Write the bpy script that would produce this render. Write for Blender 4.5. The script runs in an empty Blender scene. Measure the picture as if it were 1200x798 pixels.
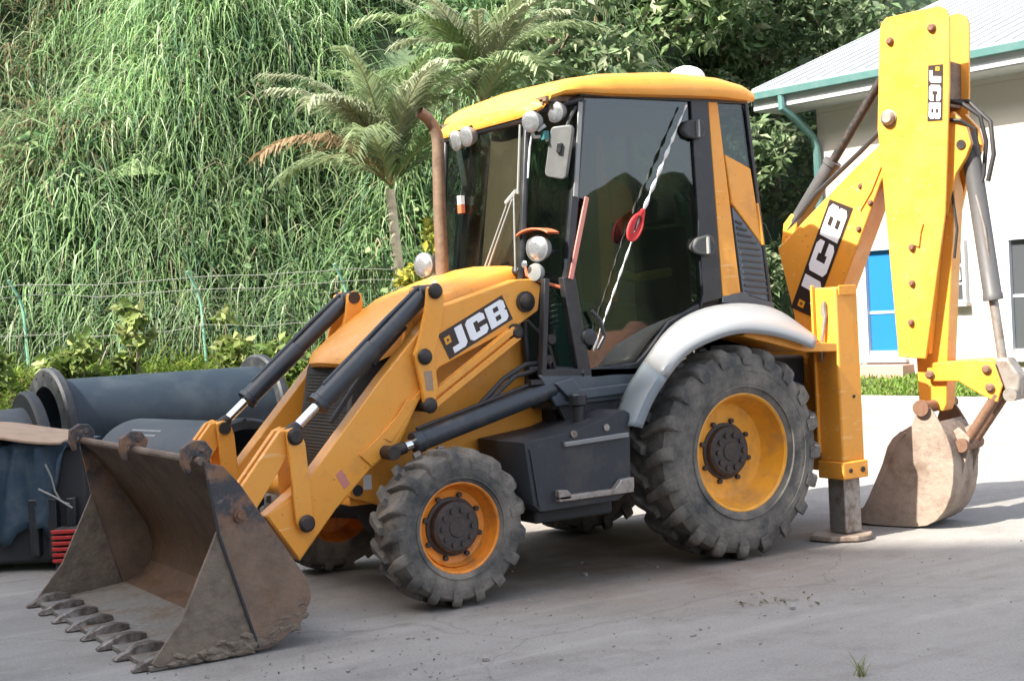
import bpy, bmesh, math, random
import numpy as np
from mathutils import Vector, Matrix
from mathutils.geometry import tessellate_polygon
from math import sin, cos, pi, radians

random.seed(7); np.random.seed(7)
S = bpy.context.scene
COL = S.collection

# ------------------------------------------------------------------ camera, sky, sun, exposure
CAM = Vector((6.3116, 8.2126, 1.7302)); YAW, PIT, ROL = 0.56371, 0.019286, -0.050557
d = Vector((-sin(YAW)*cos(PIT), -cos(YAW)*cos(PIT), -sin(PIT)))
r0 = d.cross(Vector((0, 0, 1))).normalized(); u0 = r0.cross(d)
r1 = r0*cos(ROL) + u0*sin(ROL); u1 = -r0*sin(ROL) + u0*cos(ROL)
cd = bpy.data.cameras.new('camera'); cam = bpy.data.objects.new('camera', cd); COL.objects.link(cam)
cd.sensor_width = 36; cd.lens = 1650.43/1200*36; cd.clip_start = .05; cd.clip_end = 2000
cam.matrix_world = Matrix(((r1.x, u1.x, -d.x, CAM.x), (r1.y, u1.y, -d.y, CAM.y), (r1.z, u1.z, -d.z, CAM.z), (0, 0, 0, 1)))
S.camera = cam

SUN = Vector((1, .05, 1.0)).normalized()          # towards the sun
sun_el = math.asin(SUN.z)
w = bpy.data.worlds.new('World'); S.world = w; w.use_nodes = True
nt = w.node_tree; nt.nodes.clear()
sky = nt.nodes.new('ShaderNodeTexSky'); sky.sky_type = 'NISHITA'; sky.sun_disc = False
sky.sun_elevation = sun_el; sky.sun_rotation = math.atan2(SUN.x, SUN.y)
sky.air_density = 1.0; sky.dust_density = 3.0; sky.ozone_density = .6
bg = nt.nodes.new('ShaderNodeBackground'); bg.inputs[1].default_value = .15
out = nt.nodes.new('ShaderNodeOutputWorld')
hz_ = nt.nodes.new('ShaderNodeHueSaturation'); hz_.inputs['Saturation'].default_value = .62       # a milky tropical sky
nt.links.new(sky.outputs[0], hz_.inputs['Color']); nt.links.new(hz_.outputs[0], bg.inputs[0]); nt.links.new(bg.outputs[0], out.inputs[0])
sl = bpy.data.lights.new('sun', 'SUN'); sl.energy = 3.9; sl.angle = radians(.53); sl.color = (1, .95, .86)
so = bpy.data.objects.new('sun', sl); COL.objects.link(so)
so.rotation_euler = SUN.to_track_quat('Z', 'Y').to_euler(); so.location = (20, 0, 40)
S.view_settings.view_transform = 'Standard'; S.view_settings.look = 'None'
S.view_settings.exposure = 1.87; S.view_settings.gamma = 1

# ------------------------------------------------------------------ materials
def new_mat(name):
    m = bpy.data.materials.new(name); m.use_nodes = True
    n = m.node_tree.nodes; return m, n, m.node_tree.links, n['Principled BSDF']

def mat(name, col, rough=.5, metal=0, dirt=None, damt=.5, scale=3., lo=.45, hi=.7, bump=0., bscale=40., coat=0, var=.0, detail=8, spec=None):
    m, n, l, b = new_mat(name)
    b.inputs['Roughness'].default_value = rough; b.inputs['Metallic'].default_value = metal
    b.inputs['Coat Weight'].default_value = coat
    if spec is not None: b.inputs['Specular IOR Level'].default_value = spec
    b.inputs['Base Color'].default_value = (*col, 1)
    tc = n.new('ShaderNodeTexCoord')
    src = None
    if var:
        nz = n.new('ShaderNodeTexNoise'); nz.inputs['Scale'].default_value = scale*2.7; nz.inputs['Detail'].default_value = 5
        l.new(tc.outputs['Object'], nz.inputs['Vector'])
        mr = n.new('ShaderNodeMapRange'); mr.inputs[1].default_value = .3; mr.inputs[2].default_value = .7
        mr.inputs[3].default_value = 1-var; mr.inputs[4].default_value = 1+var
        l.new(nz.outputs[0], mr.inputs[0])
        hs = n.new('ShaderNodeHueSaturation'); hs.inputs['Color'].default_value = (*col, 1)
        l.new(mr.outputs[0], hs.inputs['Value']); src = hs.outputs[0]
    if dirt:
        nz = n.new('ShaderNodeTexNoise'); nz.inputs['Scale'].default_value = scale; nz.inputs['Detail'].default_value = detail
        nz.inputs['Roughness'].default_value = .65
        l.new(tc.outputs['Object'], nz.inputs['Vector'])
        rp = n.new('ShaderNodeMapRange'); rp.inputs[1].default_value = lo; rp.inputs[2].default_value = hi; rp.inputs[4].default_value = damt
        l.new(nz.outputs[0], rp.inputs[0])
        mx = n.new('ShaderNodeMixRGB'); mx.inputs[1].default_value = (*col, 1); mx.inputs[2].default_value = (*dirt, 1)
        if src: l.new(src, mx.inputs[1])
        l.new(rp.outputs[0], mx.inputs[0]); src = mx.outputs[0]
        ra = n.new('ShaderNodeMapRange'); ra.inputs[3].default_value = rough; ra.inputs[4].default_value = min(1, rough+.35)
        l.new(rp.outputs[0], ra.inputs[0]); l.new(ra.outputs[0], b.inputs['Roughness'])
    if src: l.new(src, b.inputs['Base Color'])
    if bump:
        nb = n.new('ShaderNodeTexNoise'); nb.inputs['Scale'].default_value = bscale; nb.inputs['Detail'].default_value = 6
        l.new(tc.outputs['Object'], nb.inputs['Vector'])
        bp = n.new('ShaderNodeBump'); bp.inputs['Strength'].default_value = bump; bp.inputs['Distance'].default_value = .02
        l.new(nb.outputs[0], bp.inputs['Height']); l.new(bp.outputs[0], b.inputs['Normal'])
    return m

M = {}
def paint_mat(name, col, faded, rust):
    m, n, l, b = new_mat(name); tc = n.new('ShaderNodeTexCoord')
    def noise(sc, det=8, r=.65, stretch=None):
        q = n.new('ShaderNodeTexNoise'); q.inputs['Scale'].default_value = sc; q.inputs['Detail'].default_value = det; q.inputs['Roughness'].default_value = r
        if stretch:
            mp = n.new('ShaderNodeMapping'); mp.inputs['Scale'].default_value = stretch; l.new(tc.outputs['Object'], mp.inputs[0]); l.new(mp.outputs[0], q.inputs['Vector'])
        else: l.new(tc.outputs['Object'], q.inputs['Vector'])
        return q.outputs[0]
    def rng(v, a, c, x, y):
        q = n.new('ShaderNodeMapRange'); q.inputs[1].default_value = a; q.inputs[2].default_value = c; q.inputs[3].default_value = x; q.inputs[4].default_value = y; l.new(v, q.inputs[0]); return q.outputs[0]
    def mix(f, c1, c2):
        q = n.new('ShaderNodeMixRGB')
        for i, c in ((1, c1), (2, c2)):
            if isinstance(c, tuple): q.inputs[i].default_value = (*c, 1)
            else: l.new(c, q.inputs[i])
        l.new(f, q.inputs[0]); return q.outputs[0]
    c = mix(rng(noise(1.6), .38, .66, 0, .8), col, faded)
    c = mix(rng(noise(5, 10, .7), .55, .75, 0, .45), c, (.36, .19, .07))          # dust and grease film
    c = mix(rng(noise(3.5, 8, .6, (1, 1, .12)), .60, .72, 0, .30), c, (.22, .12, .05))   # runs down the sides
    c = mix(rng(noise(38, 4, .6, (1, .3, 1)), .665, .70, 0, .6), c, rust)          # chips
    c = mix(rng(noise(22, 3, .5, (.12, 1, 1.6)), .66, .70, 0, .4), c, (.85, .60, .30))  # scratches
    l.new(c, b.inputs['Base Color']); b.inputs['Coat Weight'].default_value = .12
    l.new(rng(noise(6), .35, .7, .34, .62), b.inputs['Roughness'])
    bp = n.new('ShaderNodeBump'); bp.inputs['Strength'].default_value = .06; bp.inputs['Distance'].default_value = .02; l.new(noise(9, 4), bp.inputs['Height']); l.new(bp.outputs[0], b.inputs['Normal'])
    return m
M['yellow'] = paint_mat('yellow_paint', (.80, .315, .030), (.80, .36, .060), (.16, .07, .03))
M['wheel_yellow'] = mat('wheel_paint', (.82, .36, .030), .45, dirt=(.34, .19, .09), damt=.75, scale=5, lo=.46, hi=.75, var=.06)
M['wheel_orange'] = mat('front_wheel_paint', (.80, .26, .025), .45, dirt=(.22, .10, .04), damt=.7, scale=7, lo=.48, hi=.72, var=.06)
M['black'] = mat('black_paint', (.018, .02, .024), .35, dirt=(.12, .10, .08), damt=.35, scale=6, lo=.5, hi=.8)
M['ram'] = mat('ram_black', (.03, .036, .043), .38, dirt=(.16, .13, .10), damt=.4, scale=9, lo=.52, hi=.75)
M['tank'] = mat('tank_plastic', (.020, .024, .031), .5, dirt=(.15, .12, .09), damt=.4, scale=5, lo=.5, hi=.8, bump=.05, bscale=60)
M['sill'] = mat('sill_grey', (.07, .085, .10), .45, dirt=(.18, .15, .12), damt=.4, scale=6, lo=.5, hi=.8)
M['pin'] = mat('pin_steel', (.03, .027, .025), .5, metal=.3, dirt=(.10, .06, .04), damt=.7, scale=30)
M['rustpin'] = mat('pin_rusty', (.20, .11, .07), .6, metal=.3, dirt=(.12, .06, .03), damt=.7, scale=30)
M['chrome'] = mat('chrome_rod', (.75, .75, .76), .12, metal=1)
M['steel'] = mat('worn_steel', (.33, .30, .27), .5, metal=.6, dirt=(.16, .10, .06), damt=.8, scale=14)
M['tyre'] = mat('tyre_rubber', (.05, .05, .048), .85, dirt=(.235, .205, .17), damt=.92, scale=4.5, lo=.36, hi=.66, bump=.25, bscale=45, detail=10)
M['hub'] = mat('hub_metal', (.055, .048, .045), .55, metal=.4, dirt=(.14, .09, .07), damt=.7, scale=22, bump=.2, bscale=50)
M['bucket'] = mat('bucket_rust', (.13, .085, .060), .6, metal=.25, dirt=(.21, .165, .13), damt=.95, scale=3.2, lo=.42, hi=.6, bump=.5, bscale=18, var=.3)
M['bucket_in'] = mat('bucket_inside', (.115, .064, .036), .62, metal=.2, dirt=(.10, .065, .045), damt=.9, scale=2.6, lo=.46, hi=.62, bump=.4, bscale=16, var=.25)
M['bucket_floor'] = mat('bucket_floor_worn', (.20, .19, .17), .55, metal=.3, dirt=(.15, .11, .08), damt=.9, scale=5, lo=.45, hi=.65, bump=.5, bscale=20)
M['tooth'] = mat('tooth_steel', (.22, .19, .17), .4, metal=.7, dirt=(.07, .05, .04), damt=.8, scale=16, lo=.42, hi=.6)
M['digger'] = mat('digging_bucket_steel', (.30, .235, .185), .6, metal=.1, dirt=(.15, .10, .07), damt=.85, scale=6, lo=.44, hi=.7, bump=.35, bscale=25)
M['fender'] = mat('fender_white', (.27, .28, .285), .35, dirt=(.28, .26, .24), damt=.6, scale=5, lo=.5, hi=.8)
M['fender_low'] = mat('fender_grey', (.17, .20, .22), .5, dirt=(.22, .19, .16), damt=.5, scale=6, lo=.5, hi=.8)
M['ramgrey'] = mat('ram_grey', (.075, .073, .073), .5, dirt=(.12, .10, .09), damt=.5, scale=9)
M['grey'] = mat('grey_plastic', (.20, .20, .20), .5, dirt=(.30, .27, .23), damt=.4, scale=9)
M['mirror'] = mat('mirror_back', (.26, .27, .26), .45, dirt=(.25, .23, .20), damt=.5, scale=9)
M['mirror_back'] = mat('wing_mirror_back', (.13, .135, .13), .5, dirt=(.2, .19, .17), damt=.6, scale=9)
M['exhaust'] = mat('exhaust_rust', (.19, .125, .08), .6, metal=.2, dirt=(.10, .06, .04), damt=.8, scale=12, bump=.15)
M['headlamp'] = mat('lamp_lens', (.62, .64, .66), .18, metal=.75, coat=1, dirt=(.30, .31, .33), damt=.7, scale=14, lo=.4, hi=.62, bump=.12, bscale=60)
M['orange'] = mat('orange_trim', (.55, .14, .06), .5)
M['red'] = mat('red_cord', (.55, .03, .03), .6)
M['redp'] = mat('red_plastic', (.42, .025, .02), .5)
M['pinkstrip'] = mat('faded_red_strip', (.55, .20, .16), .5)
M['white'] = mat('white_plastic', (.72, .72, .70), .5)
M['decal_black'] = mat('decal_black', (.035, .022, .018), .4)
M['decal_white'] = mat('decal_white', (.86, .86, .87), .4)
M['decal_orange'] = mat('decal_orange', (.80, .36, .02), .4)
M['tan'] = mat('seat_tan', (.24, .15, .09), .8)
M['dark'] = mat('dark_interior', (.035, .035, .037), .8)
M['trim'] = mat('cab_trim', (.06, .045, .035), .8)
M['teal'] = mat('teal_plastic', (.03, .16, .15), .5)
M['ygreen'] = mat('hiviz_plastic', (.42, .45, .05), .6)
M['hose'] = mat('rubber_hose', (.022, .02, .02), .6)
M['grille'] = mat('grille_black', (.05, .05, .048), .6, dirt=(.13, .10, .08), damt=.5, scale=5)
M['grille2'] = mat('mesh_grey', (.11, .135, .16), .5)
M['pipe'] = mat('pe_pipe', (.008, .017, .027), .55, dirt=(.06, .075, .085), damt=.5, scale=2.2, lo=.45, hi=.75, bump=.02)
M['pipe2'] = mat('pe_pipe_dusty', (.035, .045, .055), .55, dirt=(.13, .135, .13), damt=.6, scale=3, lo=.42, hi=.7)
M['flange'] = mat('pe_flange', (.018, .02, .022), .5, dirt=(.1, .1, .1), damt=.4, scale=6)
M['tarp'] = mat('tarp_blue', (.028, .055, .085), .6, dirt=(.16, .18, .19), damt=.45, scale=7, lo=.5, hi=.75)
M['board'] = mat('cardboard', (.36, .25, .17), .8, dirt=(.22, .15, .10), damt=.5, scale=8)
M['wall'] = mat('white_render', (.44, .40, .355), .8, dirt=(.34, .29, .24), damt=.5, scale=.9, lo=.5, hi=.8)
M['roof'] = mat('white_roof_sheet', (.37, .39, .40), .5, dirt=(.5, .5, .48), damt=.4, scale=1)
M['gutter'] = mat('teal_gutter', (.075, .17, .16), .5, dirt=(.16, .22, .21), damt=.4, scale=4)
M['blue'] = mat('blue_glazing', (.02, .15, .40), .15)
M['winframe'] = mat('window_frame', (.40, .43, .47), .5)
M['darkglass'] = mat('dark_glazing', (.06, .065, .07), .1)
M['kerb'] = mat('kerb_concrete', (.45, .40, .34), .9, dirt=(.3, .26, .2), damt=.6, scale=5)
M['postgreen'] = mat('fence_post_green', (.16, .36, .26), .6, dirt=(.28, .36, .29), damt=.5, scale=9)
M['wire'] = mat('fence_wire', (.16, .17, .14), .6)
M['bark'] = mat('bark', (.20, .15, .10), .9, dirt=(.09, .07, .05), damt=.8, scale=9, bump=.5)
M['palmbark'] = mat('palm_trunk', (.62, .54, .41), .9, dirt=(.3, .24, .17), damt=.6, scale=7, bump=.4)
M['soil'] = mat('hill_soil', (.05, .085, .04), .95, dirt=(.07, .075, .04), damt=.7, scale=1.2)
M['woods'] = mat('far_woods', (.035, .055, .022), .95, dirt=(.02, .03, .015), damt=.9, scale=.8, bump=.6, bscale=2)
M['earth'] = mat('red_earth', (.32, .17, .11), .95, dirt=(.18, .10, .07), damt=.8, scale=.4)
M['stone'] = mat('loose_stone', (.30, .28, .25), .9, dirt=(.12, .11, .10), damt=.7, scale=30)
M['brick'] = mat('pink_step', (.42, .25, .20), .9)
M['dryleaf'] = mat('dry_leaf', (.35, .25, .14), .9)
M['rubber'] = mat('hinge_rubber', (.05, .05, .05), .6)

def bucket_mat():
    # dark worn paint with rust above, dried mud below
    m, n, l, b = new_mat('bucket_side_wear'); tc = n.new('ShaderNodeTexCoord')
    def noise(s, det=8):
        q = n.new('ShaderNodeTexNoise'); q.inputs['Scale'].default_value = s; q.inputs['Detail'].default_value = det; q.inputs['Roughness'].default_value = .7; l.new(tc.outputs['Object'], q.inputs['Vector']); return q.outputs[0]
    def rng(v, a, c, x, y):
        q = n.new('ShaderNodeMapRange'); q.inputs[1].default_value = a; q.inputs[2].default_value = c; q.inputs[3].default_value = x; q.inputs[4].default_value = y; l.new(v, q.inputs[0]); return q.outputs[0]
    def mix(f, c1, c2):
        q = n.new('ShaderNodeMixRGB')
        for i, c in ((1, c1), (2, c2)):
            if isinstance(c, tuple): q.inputs[i].default_value = (*c, 1)
            else: l.new(c, q.inputs[i])
        l.new(f, q.inputs[0]); return q.outputs[0]
    sp = n.new('ShaderNodeSeparateXYZ'); l.new(tc.outputs['Object'], sp.inputs[0])
    ad = n.new('ShaderNodeMath'); ad.operation = 'ADD'; l.new(sp.outputs[2], ad.inputs[0]); l.new(rng(noise(3), .3, .7, -.22, .22), ad.inputs[1])
    top = mix(rng(noise(7), .46, .58, 0, 1), (.045, .045, .05), (.20, .105, .06))
    top = mix(rng(noise(16), .55, .68, 0, .8), top, (.26, .20, .16))
    mud = mix(rng(noise(5), .4, .62, 0, 1), (.20, .13, .088), (.135, .088, .06))
    mud = mix(rng(noise(14), .56, .66, 0, .7), mud, (.17, .09, .05))
    c = mix(rng(ad.outputs[0], .60, .82, 0, 1), mud, top)
    l.new(c, b.inputs['Base Color']); b.inputs['Roughness'].default_value = .7
    bp = n.new('ShaderNodeBump'); bp.inputs['Strength'].default_value = .6; bp.inputs['Distance'].default_value = .015; l.new(noise(18, 10), bp.inputs['Height']); l.new(bp.outputs[0], b.inputs['Normal'])
    return m
M['bucket_side'] = bucket_mat()
M['mud'] = mat('dried_mud', (.185, .145, .108), .9, dirt=(.13, .10, .08), damt=.9, scale=7, lo=.42, hi=.6, bump=.9, bscale=16)

def glass(name, tint, r0=.05, dust=.0):
    """tinted see-through pane; reflection grows towards grazing angles the same from both sides"""
    m = bpy.data.materials.new(name); m.use_nodes = True; n = m.node_tree.nodes; l = m.node_tree.links; n.clear()
    o = n.new('ShaderNodeOutputMaterial'); mx = n.new('ShaderNodeMixShader'); t = n.new('ShaderNodeBsdfTransparent')
    g = n.new('ShaderNodeBsdfGlossy'); f = n.new('ShaderNodeLayerWeight'); f.inputs[0].default_value = .5
    p = n.new('ShaderNodeMath'); p.operation = 'POWER'; p.inputs[1].default_value = 5; l.new(f.outputs['Facing'], p.inputs[0])
    q = n.new('ShaderNodeMapRange'); q.inputs[3].default_value = r0; q.inputs[4].default_value = 1; l.new(p.outputs[0], q.inputs[0])
    t.inputs[0].default_value = (*tint, 1); g.inputs['Roughness'].default_value = .015
    l.new(q.outputs[0], mx.inputs[0]); l.new(t.outputs[0], mx.inputs[1]); l.new(g.outputs[0], mx.inputs[2])
    df = n.new('ShaderNodeBsdfDiffuse'); df.inputs[0].default_value = (.32, .27, .22, 1); m2 = n.new('ShaderNodeMixShader')
    tc = n.new('ShaderNodeTexCoord'); nz = n.new('ShaderNodeTexNoise'); nz.inputs['Scale'].default_value = 2.5; nz.inputs['Detail'].default_value = 8; l.new(tc.outputs['Object'], nz.inputs['Vector'])
    mr = n.new('ShaderNodeMapRange'); mr.inputs[1].default_value = .4; mr.inputs[2].default_value = .75; mr.inputs[4].default_value = dust; l.new(nz.outputs[0], mr.inputs[0])
    l.new(mr.outputs[0], m2.inputs[0]); l.new(mx.outputs[0], m2.inputs[1]); l.new(df.outputs[0], m2.inputs[2]); l.new(m2.outputs[0], o.inputs[0])
    return m
M['glass'] = glass('tinted_glass', (.60, .65, .63), .05, .02)
M['glass_side'] = glass('dusty_tinted_glass', (.42, .46, .46), .08, .015)
M['netting'] = mat('fence_netting', (.07, .09, .06), .7)

def leafmat(name, trans=.35, rough=.6):
    m = bpy.data.materials.new(name); m.use_nodes = True; n = m.node_tree.nodes; l = m.node_tree.links; n.clear()
    o = n.new('ShaderNodeOutputMaterial'); a = n.new('ShaderNodeAttribute'); a.attribute_name = 'leaf'
    b = n.new('ShaderNodeBsdfPrincipled'); b.inputs['Roughness'].default_value = rough; b.inputs['Specular IOR Level'].default_value = .3; t = n.new('ShaderNodeBsdfTranslucent')
    mx = n.new('ShaderNodeMixShader'); mx.inputs[0].default_value = trans
    l.new(a.outputs[0], b.inputs['Base Color']); l.new(a.outputs[0], t.inputs[0])
    l.new(b.outputs[0], mx.inputs[1]); l.new(t.outputs[0], mx.inputs[2]); l.new(mx.outputs[0], o.inputs[0])
    return m
M['leaf'] = leafmat('leaves'); M['blade'] = leafmat('grass_blades', .42, .75)

# ground
def ground_mat():
    m, n, l, b = new_mat('yard_concrete')
    tc = n.new('ShaderNodeTexCoord')
    def noise(s, det=8, r=.6):
        q = n.new('ShaderNodeTexNoise'); q.inputs['Scale'].default_value = s; q.inputs['Detail'].default_value = det; q.inputs['Roughness'].default_value = r
        l.new(tc.outputs['Object'], q.inputs['Vector']); return q.outputs[0]
    def rng(v, a, c, x, y):
        q = n.new('ShaderNodeMapRange'); q.inputs[1].default_value = a; q.inputs[2].default_value = c; q.inputs[3].default_value = x; q.inputs[4].default_value = y
        l.new(v, q.inputs[0]); return q.outputs[0]
    def mix(f, c1, c2):
        q = n.new('ShaderNodeMixRGB')
        for i, c in ((1, c1), (2, c2)):
            if isinstance(c, tuple): q.inputs[i].default_value = (*c, 1)
            else: l.new(c, q.inputs[i])
        l.new(f, q.inputs[0]); return q.outputs[0]
    c = mix(rng(noise(.35), .35, .65, 0, 1), (.315, .302, .280), (.24, .23, .214))
    c = mix(rng(noise(2.2, 10, .7), .5, .72, 0, .7), c, (.17, .155, .14))
    c = mix(rng(noise(9, 8, .7), .55, .75, 0, .45), c, (.36, .33, .29))
    c = mix(rng(noise(60, 4, .8), .48, .72, 0, .55), c, (.12, .11, .10)); c = mix(rng(noise(85, 3, .8), .55, .7, 0, .45), c, (.47, .45, .42))
    # brown dust trodden in under and around the machine
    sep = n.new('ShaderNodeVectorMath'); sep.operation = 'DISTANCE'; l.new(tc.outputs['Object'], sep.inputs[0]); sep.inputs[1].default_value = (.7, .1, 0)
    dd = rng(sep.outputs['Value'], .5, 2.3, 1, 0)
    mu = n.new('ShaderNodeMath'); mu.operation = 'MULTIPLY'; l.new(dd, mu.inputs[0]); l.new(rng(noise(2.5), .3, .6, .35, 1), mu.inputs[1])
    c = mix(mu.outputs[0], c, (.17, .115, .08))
    # long faint tyre and scrape marks
    mp = n.new('ShaderNodeMapping'); mp.inputs['Scale'].default_value = (.22, 1.5, 1); mp.inputs['Rotation'].default_value = (0, 0, .35); l.new(tc.outputs['Object'], mp.inputs[0])
    sn = n.new('ShaderNodeTexNoise'); sn.inputs['Scale'].default_value = 2.2; sn.inputs['Detail'].default_value = 9; sn.inputs['Roughness'].default_value = .62; l.new(mp.outputs[0], sn.inputs['Vector'])
    c = mix(rng(sn.outputs[0], .50, .70, 0, .42), c, (.16, .15, .14)); c = mix(rng(sn.outputs[0], .30, .44, .3, 0), c, (.44, .41, .37))
    c = mix(rng(noise(150, 3, .6), .62, .72, 0, .5), c, (.10, .095, .09))
    # hairline cracks
    vo = n.new('ShaderNodeTexVoronoi'); vo.feature = 'DISTANCE_TO_EDGE'; vo.inputs['Scale'].default_value = .33
    wn = n.new('ShaderNodeMixRGB'); wn.blend_type = 'ADD'; wn.inputs[0].default_value = .35
    nq = n.new('ShaderNodeTexNoise'); nq.inputs['Scale'].default_value = 1.6; nq.inputs['Detail'].default_value = 6
    l.new(tc.outputs['Object'], nq.inputs['Vector']); l.new(tc.outputs['Object'], wn.inputs[1]); l.new(nq.outputs['Color'], wn.inputs[2]); l.new(wn.outputs[0], vo.inputs['Vector'])
    c = mix(rng(vo.outputs['Distance'],   .0, .004, .28, 0), c, (.09, .08, .07))
    l.new(c, b.inputs['Base Color']); b.inputs['Roughness'].default_value = .85; b.inputs['Specular IOR Level'].default_value = .25
    bp = n.new('ShaderNodeBump'); bp.inputs['Strength'].default_value = .6; bp.inputs['Distance'].default_value = .012
    l.new(noise(42, 9, .8), bp.inputs['Height']); l.new(bp.outputs[0], b.inputs['Normal'])
    return m
M['ground'] = ground_mat()

# ------------------------------------------------------------------ mesh helpers
def root_of(o):
    while o and o.parent: o = o.parent
    return o
def empty(name, loc, label, cat, group=None):
    o = bpy.data.objects.new(name, None); COL.objects.link(o); o.location = loc; o.empty_display_size = .2
    o['label'] = label; o['category'] = cat
    if group: o['group'] = group
    return o
def tag(o, label, cat, group=None):
    o['label'] = label; o['category'] = cat
    if group: o['group'] = group
    return o

class MB:
    def __init__(s): s.v = []; s.f = []; s.mi = []; s.cur = 0; s.blocks = []
    def add(s, vs, fs):
        b = len(s.v); s.blocks.append((b, len(s.f))); s.v += [tuple(x) for x in vs]
        for f in fs: s.f.append(tuple(i+b for i in f)); s.mi.append(s.cur)
        return s
    def prism(s, poly, vec):
        """polygon of 3-D points, extruded along vec (concave polygons are fine)"""
        vec = Vector(vec); P = [Vector(p) for p in poly]; n = len(P)
        vs = P + [p+vec for p in P]
        nrm = Vector((0, 0, 0))
        for i in range(n): nrm += P[i].cross(P[(i+1) % n])
        flip = nrm.dot(vec) > 0
        a = list(range(n)); bq = [i+n for i in a]
        fs = [a[::-1] if flip else a, bq if flip else bq[::-1]]
        for i in range(n):
            j = (i+1) % n
            fs.append((i, j, j+n, i+n) if flip else (i, i+n, j+n, j))
        return s.add(vs, fs)
    def plate(s, xz, y0, y1): return s.prism([(x, y0, z) for x, z in xz], (0, y1-y0, 0))
    def box(s, c, h, M3=None):
        cs = [Vector((x*h[0], y*h[1], z*h[2])) for x in (-1, 1) for y in (-1, 1) for z in (-1, 1)]
        if M3: cs = [M3 @ q for q in cs]
        c = Vector(c)
        return s.add([c+q for q in cs], [(0, 1, 3, 2), (4, 6, 7, 5), (0, 4, 5, 1), (2, 3, 7, 6), (0, 2, 6, 4), (1, 5, 7, 3)])
    def bb(s, x0, x1, y0, y1, z0, z1): return s.box(((x0+x1)/2, (y0+y1)/2, (z0+z1)/2), (abs(x1-x0)/2, abs(y1-y0)/2, abs(z1-z0)/2))
    def tube(s, pts, r, n=10, caps=True):
        P = [Vector(p) for p in pts]; R = r if isinstance(r, (list, tuple)) else [r]*len(P)
        vs = []; fs = []; up = None
        for i, p in enumerate(P):
            t = (P[min(i+1, len(P)-1)]-P[max(i-1, 0)]).normalized()
            if up is None: up = t.orthogonal().normalized()
            up = (up - t*up.dot(t)).normalized(); sd = t.cross(up)
            vs += [p+(up*cos(2*pi*k/n)+sd*sin(2*pi*k/n))*R[i] for k in range(n)]
        for i in range(len(P)-1):
            for k in range(n):
                k2 = (k+1) % n; fs.append((i*n+k, i*n+k2, (i+1)*n+k2, (i+1)*n+k))
        if caps: fs.append(tuple(range(n))[::-1]); fs.append(tuple((len(P)-1)*n+k for k in range(n)))
        return s.add(vs, fs)
    def cyl(s, a, b, r, n=20): return s.tube([a, b], r, n)
    def lathe(s, prof, c, axis, n=48, closed=False):
        """prof: list of (r, h) along axis"""
        ax = Vector(axis).normalized(); e1 = ax.orthogonal().normalized(); e2 = ax.cross(e1); c = Vector(c)
        m = len(prof); vs = []
        for r, h in prof:
            vs += [c+ax*h+(e1*cos(2*pi*k/n)+e2*sin(2*pi*k/n))*r for k in range(n)]
        fs = []
        for i in range(m if closed else m-1):
            j = (i+1) % m
            for k in range(n):
                k2 = (k+1) % n; fs.append((i*n+k, i*n+k2, j*n+k2, j*n+k))
        return s.add(vs, fs)
    def ell(s, c, h, M3=None, n=16, m=10):
        vs = []; fs = []; c = Vector(c)
        for i in range(m+1):
            a = pi*i/m
            for k in range(n):
                q = Vector((h[0]*sin(a)*cos(2*pi*k/n), h[1]*sin(a)*sin(2*pi*k/n), h[2]*cos(a)))
                vs.append(c+(M3 @ q if M3 else q))
        for i in range(m):
            for k in range(n):
                k2 = (k+1) % n; fs.append((i*n+k, (i+1)*n+k, (i+1)*n+k2, i*n+k2))
        return s.add(vs, fs)
    def build(s, name, mats, parent=None, bevel=0, ang=35, merge=True, solid=0, segs=2, off=None, split=0):
        if split:                                   # each run of `split` shapes becomes a part of its own
            o = None
            for i in range(0, len(s.blocks), split):
                v0, f0 = s.blocks[i]; e = s.blocks[i+split] if i+split < len(s.blocks) else (len(s.v), len(s.f))
                q = MB(); q.v = s.v[v0:e[0]]; q.f = [tuple(k-v0 for k in f) for f in s.f[f0:e[1]]]; q.mi = s.mi[f0:e[1]]
                o = q.build(name, mats, parent, bevel, ang, merge, solid, segs, off)
            return o
        o0 = Vector(off) if off is not None else (root_of(parent).location if parent else Vector((0, 0, 0)))
        me = bpy.data.meshes.new(name)
        me.from_pydata([tuple(Vector(v)-o0) for v in s.v], [], s.f)
        if not isinstance(mats, (list, tuple)): mats = [mats]
        for q in mats: me.materials.append(M[q])
        me.polygons.foreach_set('material_index', s.mi)
        bm = bmesh.new(); bm.from_mesh(me)
        if merge: bmesh.ops.remove_doubles(bm, verts=bm.verts, dist=1e-5)
        bmesh.ops.recalc_face_normals(bm, faces=bm.faces)
        bm.to_mesh(me); bm.free()
        me.shade_smooth(); me.set_sharp_from_angle(angle=radians(ang))
        o = bpy.data.objects.new(name, me); COL.objects.link(o)
        if parent: o.parent = parent
        if solid:
            q = o.modifiers.new('solid', 'SOLIDIFY'); q.thickness = solid; q.offset = 0
        if bevel:
            q = o.modifiers.new('bevel', 'BEVEL'); q.width = bevel; q.segments = segs; q.limit_method = 'ANGLE'; q.angle_limit = radians(32)
        return o

def yz_mirror(sg): return lambda y: y*sg

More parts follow.
